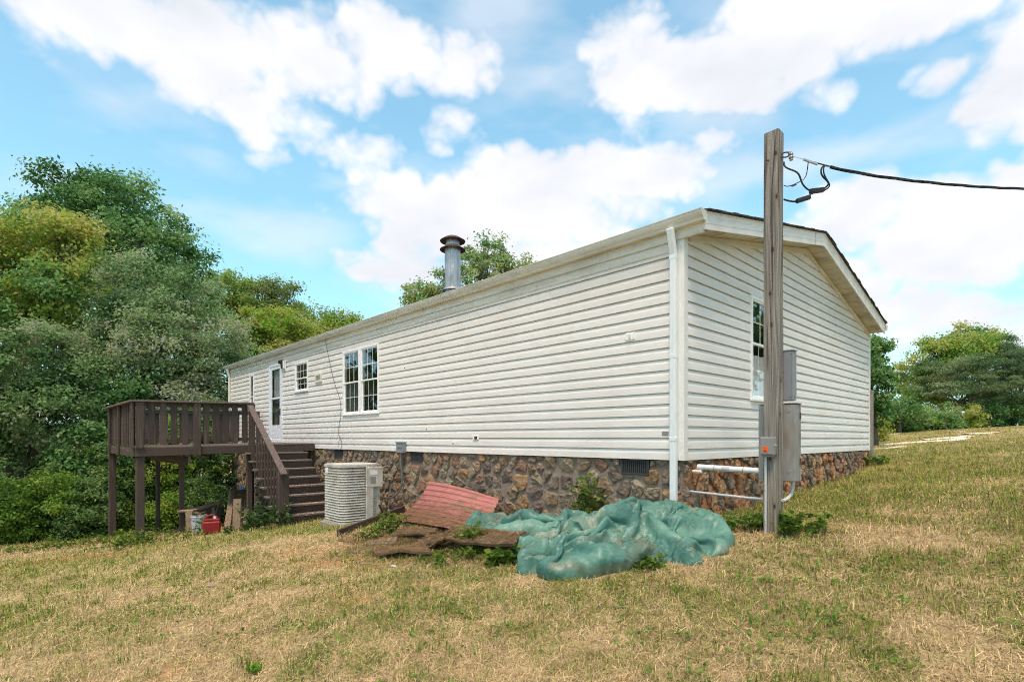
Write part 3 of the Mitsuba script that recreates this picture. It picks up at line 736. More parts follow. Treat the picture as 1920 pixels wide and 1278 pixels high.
def glow(a, b):
    P = loc(a, b, 0)
    return float(gz(P[0], P[1], False))
bs = np.linspace(0.03, HL, 40)
long_bottom = [(b, glow(-.02, b) - .12) for b in bs]
as_ = np.linspace(.03, HW - .02, 24)
gab_bottom = [(a, glow(a, -.02) - .12) for a in as_]
TOP = ZS + .006
fd = obj('foundation', cat([box(.035, .25, .03, HL - .03, -3.3, TOP + .01), box(.25, HW - .03, .035, .25, -1.6, TOP + .01), box(HW - .25, HW - .035, .25, HL, -1.6, TOP), box(.25, HW - .25, HL - .25, HL - .03, -3, TOP)]), 'mortar', H, label='fieldstone foundation wall with wide mortar joints')
VENTS = [(1163.5, 1215.5, 860.5, 888), (770, 790.5, 850, 866), (626, 641, 844.5, 858.5)]
vrect = []
for x0, x1, y0, y1 in VENTS:
    b0, b1 = span(x0, x1); bc = (b0 + b1) / 2
    b0, b1 = bc - .2, bc + .2
    z1 = TOP - .012; z0 = z1 - .185
    vrect.append(sbox(b0 - .012, z0 - .012, b1 + .012, z1 + .02))
    v = obj('foundation_vent', frame('l', b0, b1, -.04, -.005, z0, z1, .018), 'dark_grille', H)
    obj('mesh', wb('l', b0 + .01, b1 - .01, -.05, -.034, z0 + .01, z1 - .01), 'black_plastic', v)
    for i in range(13):
        u = b0 + .03 + (b1 - b0 - .06) * i / 12
        obj('bar', wb('l', u - .007, u + .007, -.034, -.010, z0 + .02, z1 - .02), 'dark_grille', v)
allst = []
regA = Polygon([(0.03, TOP), (10.2, TOP)] + [p for p in long_bottom if p[0] < 10.2][::-1]).difference(unary_union(vrect))
for pg in voro(sbox(*regA.bounds), .168, 1.0, .95, 3):
    q = pg.intersection(regA)
    if q.geom_type == 'MultiPolygon': q = max(q.geoms, key=lambda g: g.area)
    if q.area > .003: allst.append((q, 'l', rng.integers(6), .030))
regB = Polygon([(.03, TOP), (HW - .03, TOP)] + gab_bottom[::-1])
for pg in voro(regB, .13, .85, 1.6, 5):
    allst.append((pg, 'g', rng.integers(9), .055))
allst.sort(key=lambda s: -s[0].area)
SM = {'l': STONES, 'g': RED * 2 + STONES[:3]}
rest = []
for i, (pg, wall, k, dep) in enumerate(allst):
    m = ring_stone(pg, wall, dep, 11)
    if m is None: continue
    v = m[0].copy()
    if wall == 'l': v[:, 0] += .035
    else: v[:, 1] += .035
    if i < 300: obj('stone', (v, m[1]), SM[wall][k], fd, smooth=28)
    else: rest.append((v, m[1]))
regC = Polygon([(10.25, TOP), (HL - .03, TOP)] + [p for p in long_bottom if p[0] > 10.25][::-1])
for pg in voro(regC, .2, .95, 1.15, 9):
    m = ring_stone(pg, 'l', .055, 9)
    if m is not None:
        v = m[0].copy(); v[:, 0] += .035; rest.append((v, m[1]))
k = obj('small_stone', cat(rest), STONES[1], fd, smooth=38)
labels[k] = {'label': 'remaining small and shaded stones of the foundation', 'kind': 'stuff'}
# ------------------------------------------------------------------ the deck and its stairs
D_ = thing('wooden_deck', 'dark brown raised wooden deck on posts with board railing and stairs to the storm door', 'deck')
B0, B1_, AO, AS, AI = 9.9, 13.62, -3.66, -1.48, -.31
zdk = lambda a: -.125 + .022 * a * .9                     # the outer side has sunk a little
for i in range(26):
    b = B0 + .06 + i * .1405
    obj('deck_board', bar((-.03, b, zdk(-.03) - .018), (AO - .02, b, zdk(AO) - .018), .134, .036), ['deck_a', 'deck_a1', 'deck_a2'][i * 7 % 3], D_)
def joist(p0, p1, m, name='rim_joist', h=.17, w=.04):
    return obj(name, bar(p0, p1, w, h), m, D_)
joist((AS, B0 - .022, zdk(AS) - .085), (AO - .02, B0 - .022, zdk(AO) - .085), 'deck_a', h=.17)
joist((AI, B0 - .022, zdk(AI) - .085), (-.03, B0 - .022, zdk(0) - .085), 'deck_a')
joist((AO - .02, B0, zdk(AO) - .085), (AO - .02, B1_, zdk(AO) - .085), 'deck_b')
joist((AO, B1_ + .022, zdk(AO) - .085), (-.03, B1_ + .022, zdk(0) - .085), 'deck_a')
for i in range(7):
    a = -.45 - i * .48
    obj('joist', bar((a, B0 + .02, zdk(a) - .125), (a, B1_, zdk(a) - .125), .04, .17), 'deck_b', D_)
for a in (-2.75,):
    obj('beam', bar((a, B0 + .25, zdk(a) - .30), (a, B1_ + .05, zdk(a) - .30), .09, .19), 'deck_b', D_)
def post(a, b, w, ztop, m='deck_z'):
    P = loc(a, b, 0); zb = float(gz(P[0], P[1])) - .25
    return obj('post', bar((a, b, zb), (a, b, ztop), w, w, up=(1, 0, 0), ch=.006), m, D_)
post(AO + .075, B0 + .075, .14, zdk(AO) - .17)
post(AO + .03, B1_ - .06, .14, zdk(AO) - .17)
post(-2.78, B0 + .42, .09, zdk(-2.7) - .39)
post(-2.66, B1_ - .05, .09, zdk(-2.7) - .39)
post(AS - .03, B0 + .07, .10, zdk(AS) - .04)
post(-.35, B1_ - .1, .10, zdk(0) - .10)
RH = .93
def rail_z(a): return zdk(a) + RH
# front railing: posts, boards, rails, cap
ru = bar
for (p0, p1) in (((AS + .03, B0 - .03), (AO - .06, B0 - .03)),):
    obj('rail_cap', bar((p0[0], p0[1], rail_z(p0[0]) + .018), (p1[0], p1[1], rail_z(p1[0]) + .018), .15, .036), 'rail_wood', D_)
    obj('upper_rail', bar((AS, B0 + .02, rail_z(AS) - .045), (AO, B0 + .02, rail_z(AO) - .045), .038, .085), 'deck_a', D_)
    obj('lower_rail', bar((AS, B0 + .02, zdk(AS) + .135), (AO, B0 + .02, zdk(AO) + .135), .038, .085), 'deck_a', D_)
def baluster(a, b, axis, w, z0, z1, lean=0.0):
    m = bar((a + lean, b, z0), (a, b, z1), w if axis == 'a' else .022, .022 if axis == 'a' else w, up=(0, 1, 0), ch=.003)
    return obj('baluster', m, ['deck_z', 'deck_z1', 'deck_z2'][rng.integers(3)], D_)
xs = [260, 317, 382, 444, 506, 628, 684, 738, 791, 848]
for x in xs:
    px = x / 3.044 + 180
    r = (px - HX) / FPX
    # where the pixel's ray meets the plane b = B0
    a = (r * (C[1] + L[1] * B0) - C[0] - L[0] * B0) / (G[0] - G[1] * r)
    baluster(a, B0 - .014, 'a', .122, zdk(a) + .055 + rng.uniform(-.012, .012), rail_z(a) - .002, rng.uniform(-.012, .012))
def rpost(a, b, w, d, z0, z1, m='deck_z'):
    return obj('rail_post', bar((a, b, z0), (a, b, z1), w, d, up=(0, 1, 0), ch=.004), m, D_)
rpost(AO + .05, B0 - .061, .135, .036, zdk(AO) + .0, rail_z(AO) - .001)
am = (((573 / 3.044 + 180 - HX) / FPX) * (C[1] + L[1] * B0) - C[0] - L[0] * B0) / (G[0] - G[1] * ((573 / 3.044 + 180 - HX) / FPX))
rpost(am, B0 - .061, .14, .036, zdk(am) - .185, rail_z(am) - .001)
rpost(AS + .0, B0 - .055, .09, .09, zdk(AS) - .16, rail_z(AS) - .001)
obj('post_block', bar((am - .13, B0 - .0, zdk(am) - .36), (am - .13, B0 - .0, zdk(am) - .17), .05, .05, up=(0, 1, 0)), 'deck_z', D_)
obj('post_block', bar((am + .08, B0 + .05, zdk(am) - .33), (am + .08, B0 + .05, zdk(am) - .17), .05, .05, up=(0, 1, 0)), 'deck_z', D_)
# left railing
obj('rail_cap', bar((AO - .03, B0 - .07, rail_z(AO) + .016), (AO - .05, B1_ + .1, rail_z(AO) + .022), .15, .036), 'rail_wood', D_)
for zz in (rail_z(AO) - .045, zdk(AO) + .135):
    obj('side_rail', bar((AO + .02, B0, zz), (AO + .02, B1_, zz), .038, .085), 'deck_b', D_)
for i in range(15):
    b = B0 + .16 + i * .238
    baluster(AO - .014, b, 'b', .12, zdk(AO) + .05 + rng.uniform(-.01, .01), rail_z(AO) - .002, 0)
rpost(AO - .062, B0 + .04, .036, .13, zdk(AO) - .0, rail_z(AO) - .001)
rpost(AO - .062, B1_ - .35, .04, .14, zdk(AO) - .20, rail_z(AO) - .001)
rpost(AO - .062, (B0 + B1_) / 2, .036, .13, zdk(AO) - .17, rail_z(AO) - .001)
# far railing
obj('rail_cap', bar((-.12, B1_, rail_z(0) - .02), (AO, B1_, rail_z(AO) + .01), .15, .036), 'rail_wood', D_)
obj('upper_rail', bar((-.14, B1_ - .03, rail_z(0) - .08), (AO, B1_ - .03, rail_z(AO) - .05), .038, .085), 'deck_a', D_)
obj('lower_rail', bar((-.14, B1_ - .03, zdk(0) + .12), (AO, B1_ - .03, zdk(AO) + .12), .038, .085), 'deck_a', D_)
for i in range(17):
    a = -.32 - i * .197
    baluster(a, B1_ + .014, 'a', .122, zdk(a) + .05, rail_z(a) - .04, rng.uniform(-.012, .012))
rpost(-.17, B1_ - .07, .10, .04, zdk(0) - .1, rail_z(0) - .04)
# stairs: nine risers down along the wall towards the camera
N, RUN = 9, .243
zt0 = zdk(-.9) - .0
P = loc(-.9, B0 - 8.4 * RUN, 0)
zbot = float(gz(P[0], P[1], False)) - .02
RISE = (zt0 - zbot) / N
for i in range(N):
    b = B0 - .045 - i * RUN
    z1 = zt0 - i * RISE - .036
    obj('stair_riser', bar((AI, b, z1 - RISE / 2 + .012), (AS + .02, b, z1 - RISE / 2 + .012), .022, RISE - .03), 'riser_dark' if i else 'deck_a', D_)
    if i < N - 1:
        z = zt0 - (i + 1) * RISE
        obj('stair_tread', bar((AI + .01, b - RUN / 2 - .008, z - .018), (AS - .16, b - RUN / 2 - .008, z - .018), RUN + .016, .036), 'tread_wood', D_)
for a in (AS + .02, AI - .03, (AS + AI) / 2):
    obj('stringer', bar((a, B0 - .04, zt0 - .36), (a, B0 - .04 - (N - .8) * RUN, zt0 - (N - .8) * RISE - .30), .038, .24, up=(0, 0, 1)), 'deck_b', D_)
bn = B0 - .10 - 7.75 * RUN
zn = zt0 - 7.6 * RISE
htop = lambda b: rail_z(AS) - .03 + (b - (B0 - .06)) * (RISE / RUN) * .965
obj('newel_post', bar((AS - .075, bn, zbot - .25), (AS - .075, bn, htop(bn) - .03), .09, .09, up=(1, 0, 0), ch=.005), 'deck_z', D_)
obj('newel_board', bar((AS - .04 + .06, bn - .05, zbot + RISE), (AS - .04 + .06, bn - .05, htop(bn) - .03), .10, .022, up=(0, 1, 0), ch=.003), 'deck_z', D_)
obj('handrail', bar((AS - .06, B0 - .02, htop(B0 - .02) + .005), (AS - .06, bn - .16, htop(bn - .16) + .005), .125, .04), 'rail_wood', D_)
obj('handrail_support', bar((AS - .07, B0 - .04, htop(B0 - .04) - .06), (AS - .07, bn, htop(bn) - .06), .036, .085), 'deck_b', D_)
for i in range(11):
    b = B0 - .16 - i * (B0 - .16 - bn - .13) / 10
    k = int((B0 - b) / RUN)
    obj('stair_baluster', bar((AS - .10, b, zt0 - (k + 1) * RISE - .02), (AS - .10, b, htop(b) - .03), .036, .036, up=(1, 0, 0), ch=.003), 'deck_z', D_)

# ------------------------------------------------------------------ utility pole and what hangs on it
PX, PY = 2.62, 5.35
pa, pb = float((PX - C[0]) * G[0] + (PY - C[1]) * G[1]), float((PX - C[0]) * L[0] + (PY - C[1]) * L[1])
UP = thing('utility_pole', 'weathered grey square timber pole in front of the gable wall', 'utility pole')
hw = .070
zg0 = float(gz(PX, PY)) - .3
pole = trimesh.creation.box((2 * hw, 2 * hw, 3.04 - zg0))
pole = trimesh.creation.box((2 * hw, 2 * hw, 1.0))
prof = [(-hw + .006, -hw), (hw - .006, -hw), (hw, -hw + .006), (hw, hw - .006), (hw - .006, hw), (-hw + .006, hw), (-hw, hw - .006), (-hw, -hw + .006)]
zs_ = np.linspace(zg0, 3.04, 60); pv = []
for i, z in enumerate(zs_):
    o = np.array([.008 * (meshkit.noise(np.array([z * .7, 1.0, 2.0])) - .5) * 2 + .006 * (z - 1), .010 * (meshkit.noise(np.array([z * .6, 5.0, 2.0])) - .5)])
    w = 1 + .03 * (meshkit.noise(np.array([z * 3, 9.0, 1.0])) - .5)
    for x, y in prof: pv.append((pa + x * w + o[0], pb + y * w + o[1], z + (.012 if i == 59 and x + y < 0 else 0)))
n = 8; i, j = np.meshgrid(np.arange(59), np.arange(n), indexing='ij'); kk = (j + 1) % n
pf = np.vstack([np.stack([i * n + j, i * n + kk, (i + 1) * n + kk], -1).reshape(-1, 3), np.stack([i * n + j, (i + 1) * n + kk, (i + 1) * n + j], -1).reshape(-1, 3), [(59 * n + 0, 59 * n + q, 59 * n + q + 1) for q in range(1, 7)]])
obj('post', (np.array(pv), pf), 'pole_wood', UP, smooth=30)
z_in = (HY - 293) / FPX * 5.3
br = (pa, pb - hw)
obj('through_bolt', tube([(pa - .11, pb + .02, z_in - .05), (pa + .0, pb + .02, z_in - .0)], .007, 6), 'rust_and_gap_shade', UP)
eye = [(pa, pb - hw + .01, z_in + .015), (pa + .02, pb - hw - .03, z_in + .03), (pa + .03, pb - hw - .06, z_in + .022), (pa + .03, pb - hw - .065, z_in - .01), (pa + .01, pb - hw - .03, z_in - .02), (pa, pb - hw, z_in - .005)]
obj('eye_bolt', tube(curve(eye, 20), .007, 6), 'rust_and_gap_shade', UP)
ins = np.array([pa + .07, pb - hw - .075, z_in - .01])
obj('insulator', lathe([(0, .032), (.018, .032), (.022, .022), (.015, .010), (.022, 0), (.024, -.012), (.014, -.022), (.018, -.034), (0, -.036)], ins, 16), 'porcelain', UP, smooth=40)
obj('clevis', tube(curve([(pa + .02, pb - hw - .05, z_in + .02), (pa + .06, pb - hw - .07, z_in + .035), (pa + .08, pb - hw - .085, z_in + .03)], 8), .006, 6), 'galvanised', UP)
# the service cable: black twisted wires leaving to the right
CB = thing('service_cable', 'black twisted overhead cable running from the pole top out to the right', 'cable')
Yp = 5.2
s0 = at(1483, 293, Yp); s1 = at(1507, 299, Yp - .02)
far = np.array([s1 + (at(1540, 308, 5.3) - s1) * 0, at(1545, 309.5, 5.35), at(1600, 322, 5.6), at(1700, 337, 6.0), at(1800, 347, 6.45), at(1920, 353.5, 7.1), at(2150, 352, 8.6), at(2600, 330, 12)])
far[0] = s1
cl = curve(far, 160)
obj('messenger', tube(cl, .0065, 6), 'cable_black', CB, world=True)
for ph in (0, 2.1, 4.2):
    t = np.linspace(0, 60, len(cl)) + ph
    tt = np.gradient(cl, axis=0); tt /= np.linalg.norm(tt, axis=1, keepdims=True)
    u = np.cross(tt, [0, 0, 1.0]); u /= np.linalg.norm(u, axis=1, keepdims=True); w = np.cross(u, tt)
    rr = .010
    pts = cl + rr * (np.cos(t)[:, None] * u + np.sin(t)[:, None] * w) - np.array([0, 0, .004])
    obj('conductor', tube(pts[4:], .0075, 5), 'cable_black', CB, world=True)
obj('dead_end_wire', tube([s0 + [.01, 0, 0], s1], .0025, 5), 'galvanised', CB, world=True)
obj('grip', bar(s1 + [-.005, 0, .001], at(1533, 308.5, Yp), .016, .022), 'galvanised', CB, world=True)
def drop(pts, r=.0085, name='jumper'):
    return obj(name, tube(curve([at(x, y, Y) for x, y, Y in pts], 40), r, 6), 'cable_black', CB, world=True)
drop([(1470, 304, 5.26), (1482, 318, 5.22), (1496, 325, 5.2), (1503, 341, 5.2), (1516, 356, 5.2), (1521, 358, 5.2)])
drop([(1549, 311, 5.25), (1541, 315, 5.22), (1542, 330, 5.2), (1553, 345, 5.2), (1546, 353, 5.2), (1541, 356, 5.2)])
drop([(1553, 312, 5.25), (1544, 320, 5.18), (1549, 335, 5.17), (1555, 349, 5.17), (1545, 357, 5.17), (1530, 361, 5.17), (1518, 366, 5.17)], .007)
drop([(1470, 374, 5.28), (1480, 377, 5.22), (1492, 378, 5.2), (1500, 376, 5.2)])
drop([(1516, 302, 5.2), (1514, 316, 5.2), (1508, 335, 5.2), (1495, 343, 5.2), (1480, 349, 5.24), (1470, 347.5, 5.28)], .0045)
for x0, y0, x1, y1, w in ((1518, 359, 1545, 356, .042), (1493, 377.5, 1519, 369.5, .040), (1484, 349, 1493, 345.5, .018)):
    obj('connector', bar(at(x0, y0, 5.19), at(x1, y1, 5.19), w, w, ch=.006), 'black_plastic' if w > .02 else 'rust_and_gap_shade', CB, world=True)

# boxes on the pole
EP = thing('electrical_panel', 'tall weathered grey metal panel box low on the back of the pole', 'electrical box')
def pbx(a0, a1, b0, b1, z0, z1, ch=.006): return box(pa + a0, pa + a1, pb + b0, pb + b1, z0, z1, ch)
zb0, zb1 = (HY - 902) * .00533, (HY - 758) * .00533
obj('body', pbx(.075, .205, -.18, .175, zb0, zb1), 'weathered_box', EP)
obj('cover', pbx(.205, .222, -.186, .181, zb0 - .004, zb1 + .004, .004), 'weathered_box', EP, label='rust-streaked front cover of the panel')
obj('rain_hood', pbx(.070, .232, -.19, .185, zb1 + .005, zb1 + .016, .004), 'weathered_box', EP)
obj('hinge', cat([pbx(.196, .21, -.192, -.181, zb1 - .14, zb1 - .08, .002), pbx(.196, .21, -.192, -.181, zb0 + .16, zb0 + .23, .002)]), 'rust_and_gap_shade', EP)
for a_, z_ in ((.095, zb1 - .06), (.095, zb0 + .10)):
    obj('knockout', lathe([(0, .004), (.022, .004), (.024, 0)], (0, 0, 0), 16), 'weathered_box', EP, smooth=30)
    key = [k for k in scene if k.startswith(EP + '__knockout')][-1]
    v, f = lathe([(0, .004), (.022, .004), (.024, 0)], (0, 0, 0), 16)
    vv = np.stack([pa + .075 - v[:, 2], pb - .12 + (a_ - .095) + v[:, 0], z_ + v[:, 1]], 1)
    scene[key] = mikit.ply(W((vv, f)), 'weathered_box', smooth=30)
zt = zb0
obj('elbow_pipe', tube(curve([(pa + .16, pb - .13, zb0 + .01), (pa + .16, pb - .13, zb0 - .06), (pa + .14, pb - .115, zb0 - .14), (pa + .06, pb - .09, zb0 - .185), (pa + .02, pb - .08, zb0 - .19)], 24), .017, 10), 'conduit', EP, smooth=40)
UB = thing('meter_cabinet', 'smaller clean grey box high on the back of the pole', 'electrical box')
zc0, zc1 = (HY - 750) * .00526, (HY - 656) * .00526
obj('body', pbx(.075, .175, -.15, .08, zc0, zc1, .008), 'grey_box', UB)
obj('cover', pbx(.075, .178, -.158, -.150, zc0 + .006, zc1 - .006, .003), 'grey_box', UB)
obj('lid', pbx(.070, .185, -.165, .088, zc1 - .0, zc1 + .012, .004), 'grey_box', UB)
v, f = lathe([(0, .004), (.018, .004), (.020, .0), (.024, .0), (.025, .003), (.028, 0)], (0, 0, 0), 18)
obj('knockout', (np.stack([pa + .125 + v[:, 0], pb - .158 - v[:, 2], zc0 + .055 + v[:, 1]], 1), f[:, ::-1]), 'grey_box', UB, smooth=30)
obj('screw', cat([pbx(.070, .08, -.145, -.135, zc1 - .04, zc1 - .03, .002), pbx(.07, .08, -.145, -.135, zc0 + .03, zc0 + .04, .002)]), 'rust_and_gap_shade', UB)
TB = thing('telephone_box', 'small grey box with an orange label on the front of the pole', 'telephone box')
zt0_, zt1_ = (HY - 853) * .00520, (HY - 819) * .00520
obj('body', pbx(-.155, -.072, -.062, .068, zt0_, zt1_, .008), 'plastic_grey', TB)
obj('lid', pbx(-.166, -.152, -.058, .062, zt0_ + .008, zt1_ - .01, .006), 'plastic_grey', TB)
obj('base', pbx(-.14, -.075, -.045, .055, zt0_ - .020, zt0_, .004), 'plastic_grey', TB)
obj('latch', cat([pbx(-.145, -.125, -.070, -.060, zt0_ + .085, zt0_ + .115, .002), tube([(pa - .135, pb - .072, zt0_ + .10), (pa - .135, pb - .085, zt0_ + .095)], .006, 6)]), 'galvanised', TB)
st = obj('orange_label', pbx(-.1685, -.166, -.012, .040, zt0_ + .025, zt0_ + .085, 0), 'orange_label', TB, label='orange printed sticker')
for i in range(4):
    obj('print', pbx(-.1695, -.1685, -.004 + .003 * i, .032 - .002 * i, zt0_ + .032 + .006 * i + (.018 if i > 2 else 0), zt0_ + .036 + .006 * i + (.018 if i > 2 else 0), 0), 'label_ink', st)
obj('riser_pipe', tube([(pa - .100, pb + .035, zt0_ - .01), (pa - .098, pb + .036, -.5), (pa - .092, pb + .038, float(gz(PX, PY)) - .05)], .0125, 10), 'conduit', TB, smooth=40)
obj('clip', cat([tube([(pa - .118, pb + .036, -.51), (pa - .075, pb + .036, -.51), (pa - .07, pb - .03, -.508)], .005, 6)]), 'galvanised', TB)
WP = thing('white_pipe', 'white plastic pipe running level from the panel box to the house corner', 'pipe')
obj('pipe', tube([(pa + .12, pb + .18, -.338), (pa + .10, -.035 - .06, -.322)], .030, 14), 'pvc', WP, smooth=40)
obj('coupling', tube([(pa + .105, -.46, -.331), (pa + .104, -.38, -.329)], .034, 14), 'conduit', WP, smooth=40)
obj('end_stub', tube([(pa + .06, -.16, -.372), (pa + .06, -.05, -.372)], .018, 10), 'tan_trim', WP, smooth=40)
obj('tie_wire', cat([tube(curve([(pa + .07, y, -.29), (pa + .055, y, -.33), (pa + .09, y + .03, -.375), (pa + .15, y + .05, -.33), (pa + .1, y + .06, -.29)], 14), .0025, 4) for y in (-.62, -.30)]), 'rust_and_gap_shade', WP)
TC = thing('thin_conduit', 'thin grey conduit running low between the pole and the stone wall', 'pipe')
obj('pipe', tube([(pa + .02, pb - .08, zb0 - .19), (pa + .03, pb + .3, zb0 - .19), (pa + .05, -.03, zb0 - .172)], .0135, 10), 'conduit', TC, smooth=40)

# ------------------------------------------------------------------ air conditioner
ac = thing('air_conditioner', 'beige outdoor air conditioner with louvred sides beside the stairs', 'air conditioner')
# near corner at photo pixel (628, 986)
nc = atg(640, 988)
ca, cb_ = float((nc[:2] - C) @ G), float((nc[:2] - C) @ L)
S = .80
zb = nc[2] + .03
HT = (985 - 868) / FPX * nc[1] * .97
sq = Polygon([(ca, cb_), (ca + S, cb_), (ca + S, cb_ + S), (ca, cb_ + S)]).buffer(-.14).buffer(.14, 6)
def slab(poly, z0, z1):
    v, f = extrude(poly, z1 - z0); v = v.copy(); v[:, 2] += z0; return v, f
obj('core', slab(sq.buffer(-.055), zb + .03, zb + HT - .05), 'ac_dark', ac)
obj('base_pan', slab(sq.buffer(.004), zb, zb + .035), 'ac_metal', ac)
tp = obj('top', slab(sq.buffer(.006), zb + HT - .055, zb + HT - .012), 'ac_metal', ac)
obj('rim', slab(sq.buffer(-.02), zb + HT - .012, zb + HT), 'ac_metal', tp)
per = sq.exterior; PL = per.length
q = [per.interpolate(PL * i / 120) for i in range(120)]
panel_lo = ca + S - .33                                         # control panel on the right of the near face
def on_panel(x, y): return (y < cb_ + .14 and x > panel_lo)
NLV = 20
for k in range(NLV):
    z = zb + .05 + (HT - .12) * k / NLV
    zt_ = z + (HT - .12) / NLV
    pts = [(x.x, x.y) for x in q]
    V, F = [], []
    m = 0
    cxy = np.array([ca + S / 2, cb_ + S / 2])
    pr_ = []
    for (x, y) in pts:
        d = np.array([x, y]) - cxy; d /= np.abs(d).max() * 2 / S
        ins_ = .0 if not on_panel(x, y) else .03
        d = d / np.linalg.norm(d)
        pr_.append([(x - d[0] * (o + ins_), y - d[1] * (o + ins_), zz) for o, zz in ((.040, z + (zt_ - z) * .80), (.006, z + (zt_ - z) * .34), (.0, z + (zt_ - z) * .18), (.010, z + .002))])
    V = np.array(pr_).reshape(-1, 3); n = len(pts)
    F = []
    for i in range(n):
        j = (i + 1) % n
        for s_ in range(3):
            F += [(i * 4 + s_, i * 4 + s_ + 1, j * 4 + s_ + 1), (i * 4 + s_, j * 4 + s_ + 1, j * 4 + s_)]
    obj('louvre', (V, np.array(F)), 'ac_metal', ac, smooth=50)
# fine vertical fins across the louvres
fins = []
for i in range(150):
    pt = per.interpolate(PL * i / 150)
    if on_panel(pt.x, pt.y): continue
    d = np.array([pt.x, pt.y]) - cxy; d /= np.linalg.norm(d)
    fins.append(bar((pt.x - d[0] * .014, pt.y - d[1] * .014, zb + .04), (pt.x - d[0] * .014, pt.y - d[1] * .014, zb + HT - .06), .005, .010, up=(d[0], d[1], 0), ch=0))
k = obj('fin', cat(fins), 'ac_metal', ac); labels[k] = {'kind': 'stuff', 'label': 'thin upright fins behind the louvres'}
cpn = obj('control_panel', cat([box(panel_lo, ca + S + .012, cb_ - .020, cb_ + .12, zb + HT - .43, zb + HT - .056, .012)]), 'ac_metal', ac)
obj('pillar', box(panel_lo, panel_lo + .15, cb_ - .014, cb_ + .1, zb + .035, zb + HT - .43, .008), 'ac_metal', ac)
obj('recess', box(panel_lo + .15, ca + S - .02, cb_ + .05, cb_ + .1, zb + .035, zb + HT - .43), 'ac_metal', ac)
obj('label_plate', box(panel_lo + .07, panel_lo + .22, cb_ - .0225, cb_ - .02, zb + HT - .20, zb + HT - .12), 'white_label', cpn)
rp = obj('rating_plate', box(panel_lo + .08, panel_lo + .19, cb_ - .0225, cb_ - .02, zb + HT - .36, zb + HT - .235), 'plastic_grey', cpn)
obj('small_label', box(ca - .006, ca + .004, cb_ + S - .27, cb_ + S - .17, zb + HT - .17, zb + HT - .07), 'white_label', ac)
obj('pipe', tube(curve([(ca + S - .06, cb_ - .0, zb + .3), (ca + S - .02, cb_ - .03, zb + .18), (ca + S + .1, cb_ + .1, zb + .1), (-.05, cb_ + .3, zb + .12)], 20), .016, 8), 'cable_black', ac)
tag(obj('concrete_pad', box(ca - .02, ca + S + .03, cb_ - .02, cb_ + S + .03, zb - .25, zb - .004, .012), 'concrete'), 'low concrete slab under the air conditioner', 'slab')
ACP = (ca, cb_)
# ------------------------------------------------------------------ the rubbish heap: red sheet, boards, tarpaulin
def toab(P): return np.array([(P[0] - C[0]) * G[0] + (P[1] - C[1]) * G[1], (P[0] - C[0]) * L[0] + (P[1] - C[1]) * L[1]])
def quadsheet(c00, c10, c01, c11, nu, nv, disp, th=.0):
    """warped sheet between four corners (world), u along c00-c10; disp(u, v) lifts it along its normal"""
    u, v = np.meshgrid(np.linspace(0, 1, nu), np.linspace(0, 1, nv), indexing='ij')
    P = (c00 * ((1 - u) * (1 - v))[..., None] + c10 * (u * (1 - v))[..., None] + c01 * ((1 - u) * v)[..., None] + c11 * (u * v)[..., None])
    n = np.cross(c10 - c00, c01 - c00); n /= np.linalg.norm(n); n *= np.sign(n[2]) or 1
    P = P + disp(u, v)[..., None] * n
    i, j = np.meshgrid(np.arange(nu - 1), np.arange(nv - 1), indexing='ij')
    q = np.stack([i * nv + j, (i + 1) * nv + j, (i + 1) * nv + j + 1, i * nv + j + 1], -1).reshape(-1, 4)
    f = np.vstack([q[:, [0, 1, 2]], q[:, [0, 2, 3]]])
    V = P.reshape(-1, 3)
    if th:
        N = len(V)
        e = [(i_ * nv, (i_ + 1) * nv) for i_ in range(nu - 1)] + [((i_ + 1) * nv + nv - 1, i_ * nv + nv - 1) for i_ in range(nu - 1)] + [(j_ + 1, j_) for j_ in range(nv - 1)] + [((nu - 1) * nv + j_, (nu - 1) * nv + j_ + 1) for j_ in range(nv - 1)]
        ef = np.array([t for a, b in e for t in ((a, b, b + N), (a, b + N, a + N))])
        V = np.vstack([V, V - n * th]); f = np.vstack([f, f[:, ::-1] + N, ef])
    return V, f
def on_wall_line(x, y, a):
    """point seen at a pixel on the upright plane at distance a in front of the long wall"""
    r = (x - HX) / FPX
    b = (r * (C[1] + G[1] * a) - C[0] - G[0] * a) / (L[0] - r * L[1])
    P = loc(a, b, 0); return np.array([P[0], P[1], (HY - y) / FPX * P[1]])
TL, TR = on_wall_line(805, 902, -.22), on_wall_line(937, 935, -.30)
BL, BR = atg(740, 973, .10), atg(880, 996, .20)
def ribs(u, v):
    x = (v * 9.0) % 1.0
    r = .022 * np.clip(1 - np.abs(x - .5) / .16, 0, 1) ** .7
    x2 = (v * 9.0 + .33) % 1.0
    r = r + .006 * np.clip(1 - np.abs(x2 - .5) / .06, 0, 1) + .006 * np.clip(1 - np.abs((v * 9.0 - .33) % 1.0 - .5) / .06, 0, 1)
    return r - .10 * np.sin(np.pi * v) * (1 - .4 * u) + .05 * np.sin(np.pi * u) * (1 - v) + .03 * (meshkit.fbm(np.stack([u * 3, v * 2, u * 0], -1), 3, 2) - .5)
SHEET = quadsheet(TL, TR, BL, BR, 46, 150, ribs, .003)
tag(obj('metal_sheet', SHEET, 'red_metal', smooth=30, world=True), 'faded red ribbed metal sheet sloping down against the stone wall', 'metal sheet')
def board_g(x0, y0, h0, x1, y1, h1, w, th, name, m, label, cat_, up=(0, 0, 1)):
    p0, p1 = atg(x0, y0, h0), atg(x1, y1, h1)
    tag(obj(name, bar(p0 + [0, 0, 0], p1, w, th, up=up), m, world=True), label, cat_)
board_g(634, 1004, .04, 768, 953, .10, .05, .19, 'plank', 'deck_a', 'long dark plank on edge beside the air conditioner', 'plank')
CLIP = []
